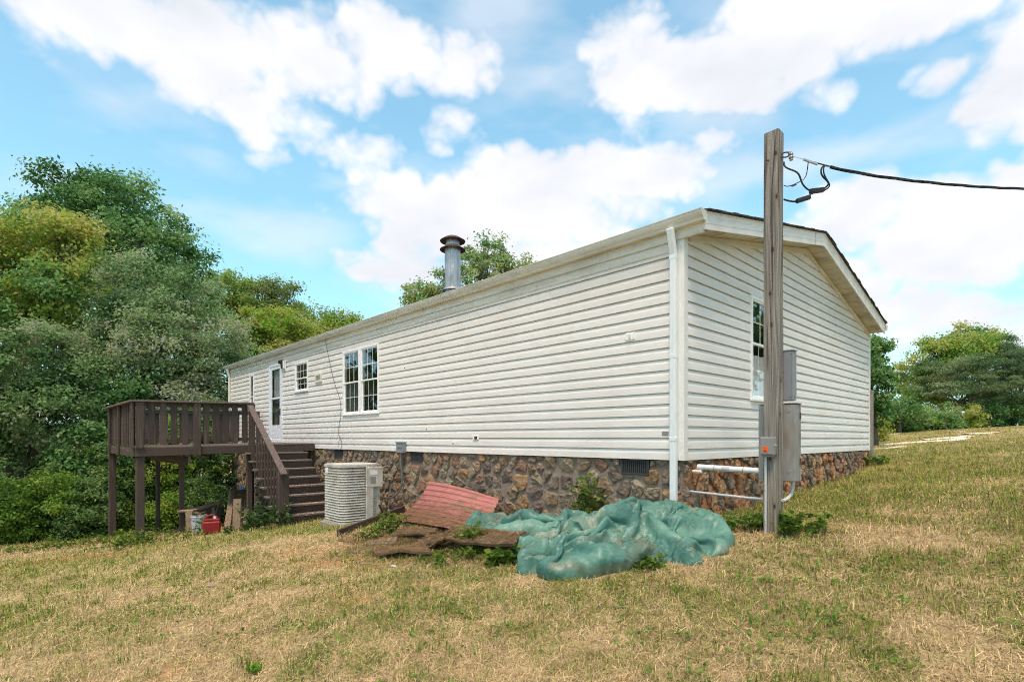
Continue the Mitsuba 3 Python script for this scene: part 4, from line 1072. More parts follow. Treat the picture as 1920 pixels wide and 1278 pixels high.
def slabboard(c, name, m, label, th=.02, seed=0, warp=.04):
    p = [atg(*q) for q in c]
    f = lambda u, v: warp * (meshkit.fbm(np.stack([u * 2.2, v * 2.2, u * 0 + seed], -1), 3, seed) - .5) * 2 + warp * .8 * (u - .5) ** 2
    # order: back-left, back-right, front-left, front-right
    qs = quadsheet(p[0], p[1], p[2], p[3], 26, 16, f, th); CLIP.append((qs[0][:26 * 16].reshape(26, 16, 3), .4))
    tag(obj(name, qs, m, world=True, smooth=40), label, 'board')
slabboard([(845, 990, .19), (985, 992, .26), (838, 1014, .17), (962, 1020, .21)], 'brown_board', 'rot_board', 'wide rotting brown board running under the tarpaulin', .03, 3, .05)
slabboard([(800, 1004, .12), (850, 996, .18), (770, 1024, .07), (832, 1022, .10)], 'brown_board', 'rot_board', 'short curled brown board propped up behind the plank pieces', .02, 5, .08)
slabboard([(705, 1027, .04), (800, 1022, .06), (703, 1038, .07), (808, 1034, .09)], 'brown_board', 'rot_board', 'dark warped board lowest at the front of the heap', .025, 7, .05)
slabboard([(795, 1012, .10), (842, 1008, .12), (788, 1021, .09), (838, 1018, .10)], 'brown_board', 'rot_board', 'narrow brown board in the middle of the heap', .02, 9, .03)
slabboard([(648, 1026, .03), (704, 1024, .03), (644, 1034, .02), (704, 1034, .02)], 'brown_board', 'old_wood', 'small pale board flat on the soil at the left of the heap', .02, 11, .02)
slabboard([(640, 1000, .03), (672, 1000, .03), (634, 1014, .02), (664, 1018, .02)], 'brown_board', 'rot_board', 'short board end in the grass near the air conditioner', .02, 13, .02)

slabboard([(752, 992, .10), (820, 990, .12), (735, 1003, .07), (806, 1002, .10)], 'brown_board', 'rot_board', 'brown board piece just under the lower edge of the red sheet', .02, 15, .05)
slabboard([(690, 1012, .04), (745, 1006, .06), (684, 1020, .03), (742, 1016, .05)], 'brown_board', 'old_wood', 'greyish board end sticking out of the heap below the dark plank', .018, 17, .02)
# tarpaulin: a crumpled heap, built of fold ridges
def tp_(x, y, d):
    x = x - 80 * min(1, max(0, (x - 900) / 700))
    P = at(x / 3.5556 + 860, y / 3.5556 + 820, d); return P[0], P[1], max(.03, .97 * (P[2] - float(gz(P[0], P[1], False))) + .01)
RID = [  # polyline of (zoomed photo x, y, metres off), half-width, roundness (0 tent, 1 roll)
    ([(820, 530, 5.9), (930, 480, 5.8), (1070, 445, 5.7), (1250, 432, 5.65), (1450, 432, 5.6), (1600, 458, 5.5), (1690, 520, 5.3), (1735, 610, 5.12)], .17, .8),
    ([(1500, 560, 5.25), (1620, 640, 5.0), (1690, 700, 4.9)], .15, .5),
    ([(1180, 500, 5.3), (1320, 570, 5.15), (1440, 640, 5.0), (1540, 705, 4.85), (1610, 745, 4.72)], .11, .3),
    ([(800, 590, 5.3), (950, 530, 5.3), (1090, 492, 5.3), (1190, 505, 5.2)], .15, .3),
    ([(940, 560, 5.15), (1080, 585, 5.1), (1250, 630, 5.1), (1400, 690, 5.05), (1480, 725, 4.95)], .12, .3),
    ([(700, 800, 4.86), (800, 745, 4.85), (950, 700, 4.86), (1120, 676, 4.9), (1240, 672, 4.95), (1330, 715, 4.95)], .19, 1.0),
    ([(960, 560, 5.2), (820, 640, 5.1), (680, 730, 5.0), (540, 820, 4.95), (460, 835, 4.95)], .06, .3),
    ([(930, 545, 5.3), (780, 610, 5.25), (620, 690, 5.2), (500, 750, 5.1), (450, 800, 5.05)], .055, .3),
    ([(900, 535, 5.45), (720, 590, 5.45), (560, 650, 5.45), (440, 700, 5.4), (405, 660, 5.5)], .06, .3),
    ([(1000, 600, 5.05), (880, 655, 5.0), (760, 725, 4.98), (660, 770, 4.98)], .055, .3),
    ([(150, 520, 6.7), (300, 545, 6.5), (420, 530, 6.4), (520, 508, 6.3), (700, 510, 6.1), (860, 518, 5.95)], .13, .6),
    ([(140, 565, 6.4), (300, 605, 6.1), (450, 590, 6.0), (620, 570, 5.9)], .11, .6),
]
rp_, rw_, rs_ = [], [], []
for pts, w, s_ in RID:
    P = np.array([tp_(*p) for p in pts])
    H_ = P[:, 2]
    t = np.linspace(0, len(P) - 1, 60)
    k = np.clip(t.astype(int), 0, len(P) - 2); f_ = t - k
    rp_.append(np.column_stack([P[k, :2] + (P[k + 1, :2] - P[k, :2]) * f_[:, None], H_[k] + (H_[k + 1] - H_[k]) * f_])); rw_.append(w); rs_.append(s_)
xy = np.vstack([r[:, :2] for r in rp_])
x0, y0 = xy.min(0) - .4; x1, y1 = xy.max(0) + .4
ST = .0165
X_, Y_ = np.meshgrid(np.arange(x0, x1, ST), np.arange(y0, y1, ST), indexing='ij')
def tarp_h(X, Y):
    n = np.stack([X, Y, 0 * X], -1)
    wx = X + .07 * (meshkit.fbm(n * 4, 3, 41) - .5); wy = Y + .07 * (meshkit.fbm(n * 4, 3, 43) - .5)
    h = np.full(X.shape, -.30)
    for r, w, s_ in zip(rp_, rw_, rs_):
        d, i = cKDTree(r[:, :2]).query(np.stack([wx.ravel(), wy.ravel()], 1))
        d = d.reshape(X.shape); hh = r[i, 2].reshape(X.shape)
        t_ = d / w
        dome = np.where(t_ < 1.1, np.sqrt(np.clip(1.1 ** 2 - t_ ** 2, 0, 2)) / 1.1, 1.1 - t_)
        tent = 1.0 - .62 * t_ - .12 * t_ * t_ + .05 * np.exp(-(t_ / .3) ** 2)
        e = hh * np.clip(dome * s_ + tent * (1 - s_), -1.5, 1)
        h = np.maximum(h, e)                                      # creases stay where two folds meet
    cre = np.abs(meshkit.fbm(n * np.array([5, 7, 1]), 4, 17) - .5)
    rid2 = 1 - np.abs(2 * meshkit.fbm(n * np.array([3.2, 6.5, 1]) + 4, 4, 27) - 1)
    h = h + np.where(h > .02, .022 * (meshkit.fbm(n * 9, 3, 19) - .5) - .022 * np.clip(.06 - cre, 0, .06) / .06 + .055 * (rid2 ** 3 - .45), 0)
    return h
TH = tarp_h(X_, Y_)
from scipy.ndimage import gaussian_filter
TH = .8 * TH + .2 * gaussian_filter(TH, 1.2)
on = TH > -.03
GZ = gz(X_, Y_)
# the sheet is longer than its footprint: let the spare cloth buckle into creases over the lumps below (a small cloth simulation)
st = 1
ids = -np.ones(X_.shape, int)
quad = on[:-1, :-1] & on[1:, :-1] & on[1:, 1:] & on[:-1, 1:]
use = np.zeros_like(on); use[:-1, :-1] |= quad; use[1:, :-1] |= quad; use[1:, 1:] |= quad; use[:-1, 1:] |= quad
ids[use] = np.arange(use.sum())
core = GZ + np.maximum(gaussian_filter(TH, 1.5) - .035, -.02)               # what lies underneath
crg = np.random.default_rng(5)
p = np.stack([X_, Y_, GZ + TH], -1)[use]; p[:, 2] += crg.normal(0, .004, len(p))
cz = core[use]; gx0, gy0 = X_[use], Y_[use]
inner = use.copy(); inner[1:-1, 1:-1] &= use[:-2, 1:-1] & use[2:, 1:-1] & use[1:-1, :-2] & use[1:-1, 2:]
free = inner[use]; w_ = free.astype(float)
def pairs(di, dj):
    A = ids[max(0, -di):ids.shape[0] - max(0, di), max(0, -dj):ids.shape[1] - max(0, dj)]
    B = ids[max(0, di):ids.shape[0] + min(0, di), max(0, dj):ids.shape[1] + min(0, dj)]
    ok = (A >= 0) & (B >= 0); I, J = np.nonzero(ok)
    key = (I * (abs(di) > 0) // max(1, abs(di)) + J * (abs(dj) > 0) // max(1, abs(dj))) % 2 if di * dj == 0 else I % 2
    return [(A[I[key == c], J[key == c]], B[I[key == c], J[key == c]]) for c in (0, 1)]
spare = .12 + .20 * meshkit.fbm(np.stack([gx0 * 1.5, gy0 * 1.5, 0 * gx0], -1), 2, 77)
con = []
for (di, dj), k in (((1, 0), 1.0), ((0, 1), 1.0), ((1, 1), .7), ((1, -1), .7), ((3, 0), .30), ((0, 3), .30), ((6, 0), .25), ((0, 6), .25)):
    for A, B in pairs(di, dj):
        con.append((A, B, np.linalg.norm(p[A] - p[B], axis=1) * (1 + (spare[A] + spare[B]) / 2), k))
vel = np.zeros_like(p)
pin = p.copy()
for it in range(190):
    q_ = p + vel * .82; q_[:, 2] -= .0006
    q_[~free] = pin[~free]
    for A, B, r0_, k in con:
        d = q_[B] - q_[A]; ln = np.linalg.norm(d, axis=1) + 1e-9
        wa, wb_ = w_[A], w_[B]; sm = np.maximum(wa + wb_, 1e-9)
        c_ = (k * .9 * (ln - r0_) / ln / sm)[:, None] * d
        q_[A] += c_ * wa[:, None]; q_[B] -= c_ * wb_[:, None]
    ii = np.clip(np.round((q_[:, 0] - X_[0, 0]) / ST).astype(int), 0, X_.shape[0] - 1); jj = np.clip(np.round((q_[:, 1] - Y_[0, 0]) / ST).astype(int), 0, X_.shape[1] - 1)
    low_ = core[ii, jj] + .004
    hit = q_[:, 2] < low_
    q_[hit, 2] = low_[hit]
    q_[hit, :2] = p[hit, :2] + (q_[hit, :2] - p[hit, :2]) * .5
    stp = q_ - p; sl = np.linalg.norm(stp, axis=1, keepdims=True)
    stp *= np.minimum(1, .012 / np.maximum(sl, 1e-9))
    vel = stp; p = p + stp
i, j = np.nonzero(quad)
q = np.stack([ids[i, j], ids[i + 1, j], ids[i + 1, j + 1], ids[i, j + 1]], 1)
f = np.vstack([q[:, [0, 1, 2]], q[:, [0, 2, 3]]])
tm = trimesh.Trimesh(p, f, process=False)
trimesh.smoothing.filter_taubin(tm, iterations=2)
V, f = np.array(tm.vertices), np.array(tm.faces)
tag(obj('tarpaulin', (V, f), 'tarp_cloth', smooth=True, world=True), 'crumpled faded green tarpaulin heaped at the corner of the house', 'tarpaulin')
_tarp_tree = cKDTree(V[:, :2]); _tarp_z = V[:, 2]
def tarp_at(x, y):
    d, i = _tarp_tree.query(np.stack([x, y], 1)); return d < .02, _tarp_z[i]

# scraps in the grass
def scrap(x, y, r, label, m='white_label'):
    p = atg(x, y); v, f = trimesh.creation.icosphere(2, 1.0).vertices, trimesh.creation.icosphere(2, 1.0).faces
    s = .55 + .9 * meshkit.fbm(v * 1.7 + x, 3, 5)[:, None]
    v = v * s * [r * 1.6, r, r * .55] + p + [0, 0, r * .12]
    tag(obj('scrap', (v, f), m, world=True, smooth=35), label, 'scrap')
scrap(878, 1071, .030, 'crumpled white scrap in front of the weeds below the heap')
scrap(738, 1061, .020, 'tiny pale scrap on the bare soil left of the heap')
scrap(395, 1098, .030, 'flat white scrap alone in the dry grass on the left', 'concrete')
p = atg(1636, 868); v, f = trimesh.creation.icosphere(2, 1.0).vertices, trimesh.creation.icosphere(2, 1.0).faces
tag(obj('stone_block', (v * [.16, .12, .10] * (.7 + .6 * meshkit.fbm(v * 2, 3, 3)[:, None]) + p + [.1, .1, .05], f), 'grey_box', world=True, smooth=35), 'small blue-grey stone at the far foot of the gable wall', 'stone')

# ------------------------------------------------------------------ things kept under the deck
def ground_at(x, y): return atg(x, y)
def bucket(p, r0, r1, h, m, name, label, rim=None, tilt=(0, 0)):
    k = thing(name, label, 'bucket')
    v, f = lathe([(0, .005), (r0, 0), (r0 + .004, .01), (r1, h - .05), (r1 + .012, h - .048), (r1 + .012, h - .035), (r1 + .004, h - .03), (r1 + .008, h), (r1 - .004, h), (r0 - .002, .02), (0, .02)], (0, 0, 0), 26)
    v = v + [*p]; obj('body', (v, f), m, k, smooth=35, world=True)
    a = np.linspace(0, np.pi, 16)
    obj('bail', tube(np.stack([p[0] + (r1 + .01) * np.cos(a), p[1] - .02 - (r1 + .0) * .9 * np.sin(a), p[2] + h - .05 - .04 * np.sin(a)], 1), .003, 5), 'galvanised', k, world=True)
    return k
Pb = atg(372, 996); bucket(Pb, .125, .145, .36, 'bucket_plastic', 'bucket', 'grey bucket with boards stuffed in it under the deck')
Pb2 = atg(402, 984); bucket(Pb2, .15, .19, .46, 'bucket_plastic', 'bucket', 'larger pale bucket behind the red fuel can')
Pk = atg(490, 985); bucket(Pk, .13, .15, .34, 'black_plastic', 'bucket', 'black bucket by the foot of the stairs')
for i, (dx, dz, ang, ln) in enumerate(((-.05, .36, .5, .36), (.06, .36, -.5, .34))):
    p = Pb + [dx, 0, dz]
    tag(obj('board_offcut', bar(p + [-.5 * ln * math.cos(ang), 0, -.5 * ln * math.sin(ang) * .6], p + [.5 * ln * math.cos(ang), .05, .5 * ln * math.sin(ang) * .6], .14, .025), 'rot_board', world=True), ('left' if i == 0 else 'right') + ' brown board offcut lying on the grey bucket', 'board')
gc = thing('fuel_can', 'red plastic fuel can under the deck', 'fuel can')
P = atg(397, 999)
v, f = box(-.16, .16, -.11, .11, 0, .25, .03)
th = .5; Rz = np.array([[math.cos(th), -math.sin(th), 0], [math.sin(th), math.cos(th), 0], [0, 0, 1]])
obj('body', (v @ Rz.T + P, f), 'red_plastic', gc, world=True)
obj('shoulder', (np.array(box(-.14, .14, -.09, .09, .25, .29, .03)[0]) @ Rz.T + P, box(0, 1, 0, 1, 0, 1, .03)[1]), 'red_plastic', gc, world=True)
obj('handle', tube(curve([P + [-.10, -.04, .28], P + [-.06, -.02, .35], P + [.05, .02, .35], P + [.10, .04, .28]], 14), .016, 8), 'red_plastic', gc, world=True)
obj('collar', tube([P + [.05, .03, .28], P + [.055, .03, .34]], .03, 12), 'white_label', gc, world=True)
obj('spout', tube(curve([P + [.055, .03, .34], P + [.09, .04, .48], P + [.20, .06, .75]], 12), np.linspace(.02, .009, 12), 8), 'black_plastic', gc, world=True)
# low trestle of planks with two legs
tr = thing('plank_shelf', 'rough low shelf of planks on two wooden legs under the deck', 'shelf')
pA, pB, pC = atg(356, 998), atg(430, 985), atg(445, 985)
Y0, Y1 = pA[1], pB[1] + .6
obj('plank', bar(at(347, 958, Y0), at(402, 946, Y1), .30, .035), 'old_wood', tr, world=True)
obj('plank', bar(at(392, 947.5, Y1), at(416, 941, Y1 + .5), .25, .03), 'old_wood', tr, world=True)
obj('leg', bar(pA + [0, 0, -.1], at(355, 960, Y0), .14, .05, up=(0, 1, 0)), 'old_wood', tr, world=True)
obj('leg', bar(at(401, 985, Y1) - [0, 0, .2], at(401, 948, Y1), .08, .05, up=(0, 1, 0)), 'old_wood', tr, world=True)
obj('back_board', bar(at(352, 966, Y1 + .2), at(418, 958, Y1 + .4), .03, .22), 'deck_a', tr, world=True)
# leaning pallet, upright board, blocks
pl_ = thing('pallet', 'narrow slatted pallet leaning up under the deck', 'pallet')
b0_, t0_ = atg(425, 995), at(436, 918, 13.2)
b1_, t1_ = atg(436, 991), at(446, 917, 13.6)
for p_, q_ in ((b0_, t0_), (b1_ + [.12, .3, 0], t1_ + [.1, .3, 0])):
    obj('rail', bar(p_, q_, .05, .10, up=(0, 1, 0)), 'old_wood', pl_, world=True)
for i in range(8):
    t = (i + .4) / 8
    p_, q_ = b0_ + (t0_ - b0_) * t, b1_ + (t1_ - b1_) * t + [.1, .25, 0]
    obj('slat', bar(p_ + [-.04, -.05, 0], q_ + [.02, -.04, 0], .02, .10), 'old_wood', pl_, world=True)
P = atg(443, 992)
tag(obj('upright_board', bar(P - [0, 0, .1], P + [0, .05, .62], .16, .03, up=(0, 1, 0)), 'old_wood', world=True), 'short brown board standing upright right of the pallet', 'board')
P = atg(456, 975)
tag(obj('wood_block', bar(P + [-.14, .3, .10], P + [.12, .3, .04], .14, .10), 'pale_handle', world=True), 'orange-brown wood block against the foundation under the deck', 'block')
P = atg(433, 981)
tag(obj('paper_bag', (trimesh.creation.icosphere(2).vertices * [.10, .07, .06] + P + [.2, .4, .1], trimesh.creation.icosphere(2).faces), 'white_label', world=True), 'small white bundle between pallet and upright board', 'bundle')
P = loc(-.25, 12.0, 0); zz = float(gz(P[0], P[1]))
Ps = atg(492, 967)
tag(obj('flat_stone', bar(Ps + [-.25, .7, .10], Ps + [.22, .6, .22], .5, .16, ch=.03), 'concrete', world=True), 'pale grey slab of stone at the foot of the foundation under the stairs', 'stone')
# shovel and rake hanging on the foundation
def hung(x, y, a=-.10): return on_wall_line(x, y, a)
sh = thing('shovel', 'blue shovel hanging head down on the foundation under the deck', 'shovel')
obj('handle', tube([hung(457, 856), hung(454, 912)], .016, 8), 'pale_handle', sh, world=True)
hd = np.array([hung(448.5, 913), hung(457.5, 913), hung(458, 921), hung(453, 928), hung(448.5, 921)])
cen = hd.mean(0) + np.array([-.04, -.05, 0])
V = np.vstack([hd, cen, hd + [.01, .015, 0], cen + [.01, .015, 0]]); F = [(i, (i + 1) % 5, 5) for i in range(5)] + [(6 + (i + 1) % 5, 6 + i, 11) for i in range(5)] + [t for i in range(5) for t in ((i, 6 + i, (i + 1) % 5), ((i + 1) % 5, 6 + i, 6 + (i + 1) % 5))]
obj('blade', (V, np.array(F)), 'blue_plastic', sh, world=True)
obj('socket', tube([hung(453.5, 909), hung(453, 916)], .024, 8), 'blue_plastic', sh, world=True)
rk = thing('rake', 'green plastic leaf rake hanging beside the blue shovel', 'rake')
obj('handle', tube([hung(464.5, 858), hung(461, 910)], .014, 8), 'pale_handle', rk, world=True)
hb = hung(461, 909)
for i in range(11):
    q_ = hung(451.5 + i * 1.25, 929 - .10 * (i - 5) ** 2 * .5)
    obj('tine', bar(hb, q_, .012, .006, ch=.001), 'green_plastic', rk, world=True)
obj('head', cat([bar(hb + [0, 0, .02], hung(460.3, 917), .05, .02), bar(hung(455.5, 919.5), hung(462.5, 919.5), .012, .03)]), 'green_plastic', rk, world=True)
# ------------------------------------------------------------------ foliage
def unit(v): return v / np.maximum(np.linalg.norm(v, axis=-1, keepdims=True), 1e-9)
def leaf_mesh(c, n, size, aspect, rg, droop=0.0):
    """one folded four-cornered leaf at each centre"""
    N = len(c); t = rg.normal(size=(N, 3)); t[:, 2] -= droop
    t = unit(t - n * (t * n).sum(1, keepdims=True)); b = np.cross(n, t)
    s = (size * rg.uniform(.65, 1.35, N))[:, None]
    w = s * aspect * .5
    v = np.stack([c - t * s * .5, c + b * w + n * s * .10, c + t * s * .5, c - b * w + n * s * .10], 1).reshape(-1, 3)
    k = np.arange(N)[:, None] * 4
    return v, np.vstack([k + [0, 1, 2], k + [0, 2, 3]])

def clumps(lobes, n, rg, rough=.5, hollow=.55):
    """clump centres spread through ellipsoid lobes ((x, y, z), (rx, ry, rz)), crowding towards their uneven skin"""
    w = np.array([l[1][0] * l[1][1] + l[1][0] * l[1][2] + l[1][1] * l[1][2] for l in lobes]) ; w = w / w.sum()
    k = rg.choice(len(lobes), n, p=w)
    c0, r0 = np.array([l[0] for l in lobes])[k], np.array([l[1] for l in lobes])[k]
    u = unit(rg.normal(size=(n, 3)))
    rr = (hollow + (1 - hollow) * rg.uniform(0, 1, n) ** .6)
    rr = rr * (1 - rough / 2 + rough * meshkit.fbm(u * 2.3 + k[:, None] * 3.7, 3, 7))
    return c0 + u * r0 * rr[:, None], u, k

def foliage(lobes, n_cl, per, rc, size, cols, seed, aspect=.55, flat=.6, rough=.5, hollow=.62, droop=.2, up=.7, layer=0.0, tops=0.0, gain=3.5):
    rg = np.random.default_rng(seed)
    cc, u, k = clumps(lobes, n_cl, rg, rough, hollow)
    m = np.repeat(np.arange(n_cl), per)
    off = rg.normal(size=(len(m), 3)) * .5
    rcl = rc * rg.uniform(.6, 1.5, n_cl)
    off *= rcl[m][:, None] * [1, 1, flat]
    if layer: off[:, 2] *= layer; 
    c = cc[m] + off
    nrm = unit(rg.normal(size=(len(m), 3)) * .75 + [0, 0, up] + u[m] * .55 + off / rc * .4)
    v, f = leaf_mesh(c, nrm, size, aspect, rg, droop)
    cols = np.array(cols, float)
    tone = np.clip(meshkit.fbm(cc * .55 + seed, 3, seed) * 1.8 - .4 + rg.normal(0, .16, n_cl) + tops * (cc[:, 2] - cc[:, 2].mean()) / cc[:, 2].std(), 0, .999)
    t = np.clip(tone[m] + rg.normal(0, .10, len(m)), 0, .999) * (len(cols) - 1)
    a = t.astype(int); fr = (t - a)[:, None]
    col = (cols[a] * (1 - fr) + cols[np.minimum(a + 1, len(cols) - 1)] * fr) * rg.uniform(.72, 1.3, (len(m), 1)) * np.where(rg.uniform(0, 1, (len(m), 1)) < .16, 1.7, 1.0) * gain  # scattered leaves painted brighter, as lit highlights
    return (v, f), np.repeat(col, 4, 0), cc

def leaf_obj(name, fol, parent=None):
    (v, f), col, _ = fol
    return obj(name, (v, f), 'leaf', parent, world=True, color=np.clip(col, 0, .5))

def limbs(base, lobes, cc, r0, seed, n_twig=30, lean=(0, 0)):
    rg = np.random.default_rng(seed); base = np.array(base, float)
    cen = np.mean([l[0] for l in lobes], 0)
    top = cen + [0, 0, .3 * max(l[1][2] for l in lobes)]
    p = [base - [0, 0, .3], base + (cen - base) * [.15, .15, .35], base + (top - base) * [.6, .6, .65], top]
    tr = curve(p, 14); ms = [tube(tr, np.linspace(r0, r0 * .25, 14) * (1 + .25 * np.exp(-np.linspace(0, 6, 14))), 9)]
    br = []
    for l in lobes:
        i = rg.integers(3, 9); q = np.array(l[0], float)
        mid = (tr[i] + q) / 2 + rg.normal(0, .25, 3) - [0, 0, .15]
        br.append(tube(curve([tr[i], mid, q], 9), np.linspace(r0 * .45, r0 * .12, 9), 6))
        near = cc[np.argsort(np.linalg.norm(cc - q, axis=1))[:max(4, n_twig)]]
        for e in near[::max(1, len(near) // n_twig)]:
            s = mid + (q - mid) * rg.uniform(.2, 1)
            br.append(tube(curve([s, (s + e) / 2 + rg.normal(0, .12, 3), e], 5), np.linspace(r0 * .12, .008, 5), 4, cap=False))
    return cat(ms), cat(br)

def tree(label, base_xy, lobes, n_cl, per, rc, size, cols, seed, r0=.2, name='tree', group=None, n_twig=24, catg='tree', **kw):
    k = thing(name, label, catg, group)
    fol = foliage(lobes, n_cl, per, rc, size, cols, seed, **kw)
    zb = float(gz(base_xy[0], base_xy[1], False))
    tr, br = limbs((base_xy[0], base_xy[1], zb), lobes, fol[2], r0, seed + 1, n_twig)
    obj('trunk', tr, 'bark', k, world=True, smooth=50); obj('branch', br, 'bark', k, world=True, smooth=50)
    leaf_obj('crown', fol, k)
    return k

def LB(x, y, Y, rx, ry, rd=None):
    """a lobe seen at a photo pixel, Y metres off: half sizes in pixels"""
    s = Y / FPX
    return (at(x, y, Y), (rx * s, (rd or rx) * s, ry * s))

DG = [(.014, .034, .012), (.035, .075, .026), (.070, .120, .042), (.105, .155, .06)]
SG = [(.020, .042, .016), (.055, .092, .036), (.11, .155, .075), (.135, .18, .085)]
YG = [(.030, .060, .012), (.075, .120, .024), (.13, .17, .032), (.24, .22, .04)]
LG = [(.04, .09, .012), (.10, .20, .025), (.18, .30, .04), (.25, .36, .06)]
BG = [(.035, .05, .018), (.075, .095, .035), (.13, .10, .045), (.10, .13, .045)]
CG = [(.016, .034, .015), (.035, .060, .028), (.060, .090, .042), (.10, .12, .06)]
NG = [(.03, .06, .012), (.065, .12, .022), (.11, .18, .032), (.18, .23, .045)]

# --- the wood on the left
tree('tall dark green rounded tree rising highest on the left', (-21.5, 27), [LB(150, 385, 27, 80, 62), LB(235, 395, 26, 75, 55), LB(150, 460, 26, 110, 80), LB(275, 470, 25.5, 95, 85), LB(345, 500, 25, 62, 72), LB(135, 345, 27, 45, 26), LB(225, 350, 26.5, 45, 22), LB(360, 600, 25, 55, 90), LB(250, 560, 26, 130, 90)],
     400, 110, .58, .19, DG, 101, r0=.34, rough=.75)
tree('yellow-green maple at the left edge of the wood', (-19, 20.5), [LB(60, 460, 21, 80, 65), LB(130, 470, 20.5, 60, 60), LB(20, 520, 20, 90, 80), LB(120, 560, 20, 85, 70), LB(-60, 480, 21, 90, 90), LB(50, 620, 20, 100, 60)],
     300, 120, .50, .17, DG[1:3] + YG[1:], 103, r0=.2, tops=.12, rough=.7)
tree('silvery green tree standing in the middle of the wood behind the deck', (-12.5, 19.5), [LB(290, 560, 20, 90, 75), LB(350, 640, 19.5, 100, 85), LB(270, 680, 19, 90, 90), LB(400, 700, 20, 70, 70), LB(240, 610, 20, 60, 80), LB(330, 760, 19.5, 110, 60)],
     420, 140, .45, .125, SG, 105, r0=.2, aspect=.5, rough=.7)
tree('dense grey-green tree at the left edge, reaching the ground', (-16.5, 17.2), [LB(60, 690, 17.5, 110, 80), LB(130, 760, 17, 90, 80), LB(20, 780, 17, 100, 80), LB(150, 670, 18, 70, 70), LB(-70, 720, 17.5, 90, 110)],
     360, 130, .42, .125, SG, 107, r0=.17)
tree('shaded thicket tree between the wood and the deck railing', (-12, 18), [LB(230, 800, 17.5, 60, 80), LB(340, 820, 18, 80, 60), LB(170, 860, 16.5, 60, 70), LB(410, 800, 20, 60, 60)],
     200, 120, .40, .13, DG, 109, r0=.1)
tree('rusty brown-green tree above the far eave of the house', (-14.5, 33), [LB(435, 545, 33, 42, 32), LB(490, 560, 33, 50, 36), LB(530, 560, 34, 38, 34), LB(460, 600, 33, 70, 40), LB(560, 600, 33, 40, 26)],
     190, 110, .5, .16, BG[:2] + NG[1:3], 111, r0=.2, rough=.75)
tree('bright lime green tree behind the far end of the house', (-11.5, 27), [LB(470, 610, 27.5, 45, 32), LB(520, 620, 27, 55, 36), LB(570, 640, 28, 45, 30), LB(500, 670, 27, 70, 45), LB(610, 630, 30, 40, 26)],
     260, 120, .45, .15, LG, 113, r0=.15)
tree('sparse thin tree with scattered leaves above the eave', (-11, 34), [LB(590, 590, 34, 36, 18), LB(630, 600, 34, 34, 20), LB(610, 625, 34, 60, 22)], 46, 24, .6, .17, BG, 115, r0=.08)
tree('green shrubby treetop showing just over the roof', (-9.8, 31), [LB(650, 606, 31, 34, 16), LB(620, 630, 31, 40, 26)], 60, 80, .4, .16, NG, 117, r0=.1)
tree('oak crown rising behind the roof and chimney', (-2.4, 30), [LB(915, 480, 30, 45, 34), LB(965, 492, 30, 28, 26), LB(880, 500, 30, 30, 38), LB(910, 530, 30, 70, 34), LB(825, 530, 30, 26, 24), LB(830, 498, 30, 8, 16), LB(790, 552, 30, 40, 18), LB(880, 580, 30, 130, 40)],
     170, 100, .40, .17, DG[1:] + [(.10, .12, .04)], 119, r0=.22, rough=.7)
tree('dark thicket filling the gap beneath the grey-green tree at the left', (-16, 20.5), [LB(60, 840, 20.5, 110, 60), LB(160, 850, 20.5, 90, 60), LB(-60, 840, 20.5, 90, 70), LB(110, 900, 20, 120, 50)],
     190, 110, .42, .13, DG, 131, r0=.09)
# --- the hill on the right
tree('dark-leaved tree close behind the right end of the gable', (15.3, 22.5), [LB(1620, 680, 22.5, 36, 45), LB(1640, 650, 22.5, 26, 18), LB(1628, 730, 22.5, 34, 50), LB(1650, 690, 22.5, 14, 12), LB(1640, 770, 22.5, 36, 30), LB(1580, 690, 22.5, 60, 70)],
     150, 90, .32, .17, DG, 121, r0=.14, rough=.7)
tree('light green walnut tree, tallest on the right hill', (33, 41), [LB(1740, 680, 41, 50, 40), LB(1800, 660, 41, 55, 36), LB(1810, 628, 41, 26, 18), LB(1860, 660, 42, 45, 34), LB(1720, 720, 41, 40, 40), LB(1790, 720, 41, 80, 46), LB(1760, 645, 41, 22, 18), LB(1850, 632, 42, 20, 14)],
     330, 100, .55, .20, DG[1:2] + NG[1:], 123, r0=.16, rough=.7)
tree('dark flat-branched cedar in front of the walnut at the right', (32.5, 38), [LB(1760, 700, 38.5, 60, 12), LB(1800, 680, 38, 60, 12), LB(1850, 690, 38, 60, 14), LB(1900, 670, 38, 40, 12), LB(1830, 720, 38, 80, 14), LB(1760, 730, 38, 60, 14), LB(1900, 710, 38, 60, 16), LB(1880, 745, 38, 60, 20), LB(1960, 700, 38, 60, 50)],
     330, 130, .5, .15, CG, 125, r0=.18, layer=.5, aspect=.3, name='cedar_tree')
tree('dark pointed cedar at the right edge of the picture', (37.5, 39), [LB(1885, 650, 39, 16, 20), LB(1900, 680, 39, 34, 30), LB(1925, 720, 39, 60, 50), LB(1895, 640, 39, 8, 12)], 170, 130, .45, .15, CG[:3], 127, r0=.16, aspect=.3, name='cedar_tree')
tree('small dark tree in the gap right of the gable corner', (24, 33), [LB(1690, 760, 33, 30, 24), LB(1660, 770, 33, 30, 22), LB(1700, 780, 34, 40, 22)], 70, 90, .42, .17, DG, 129, r0=.1)
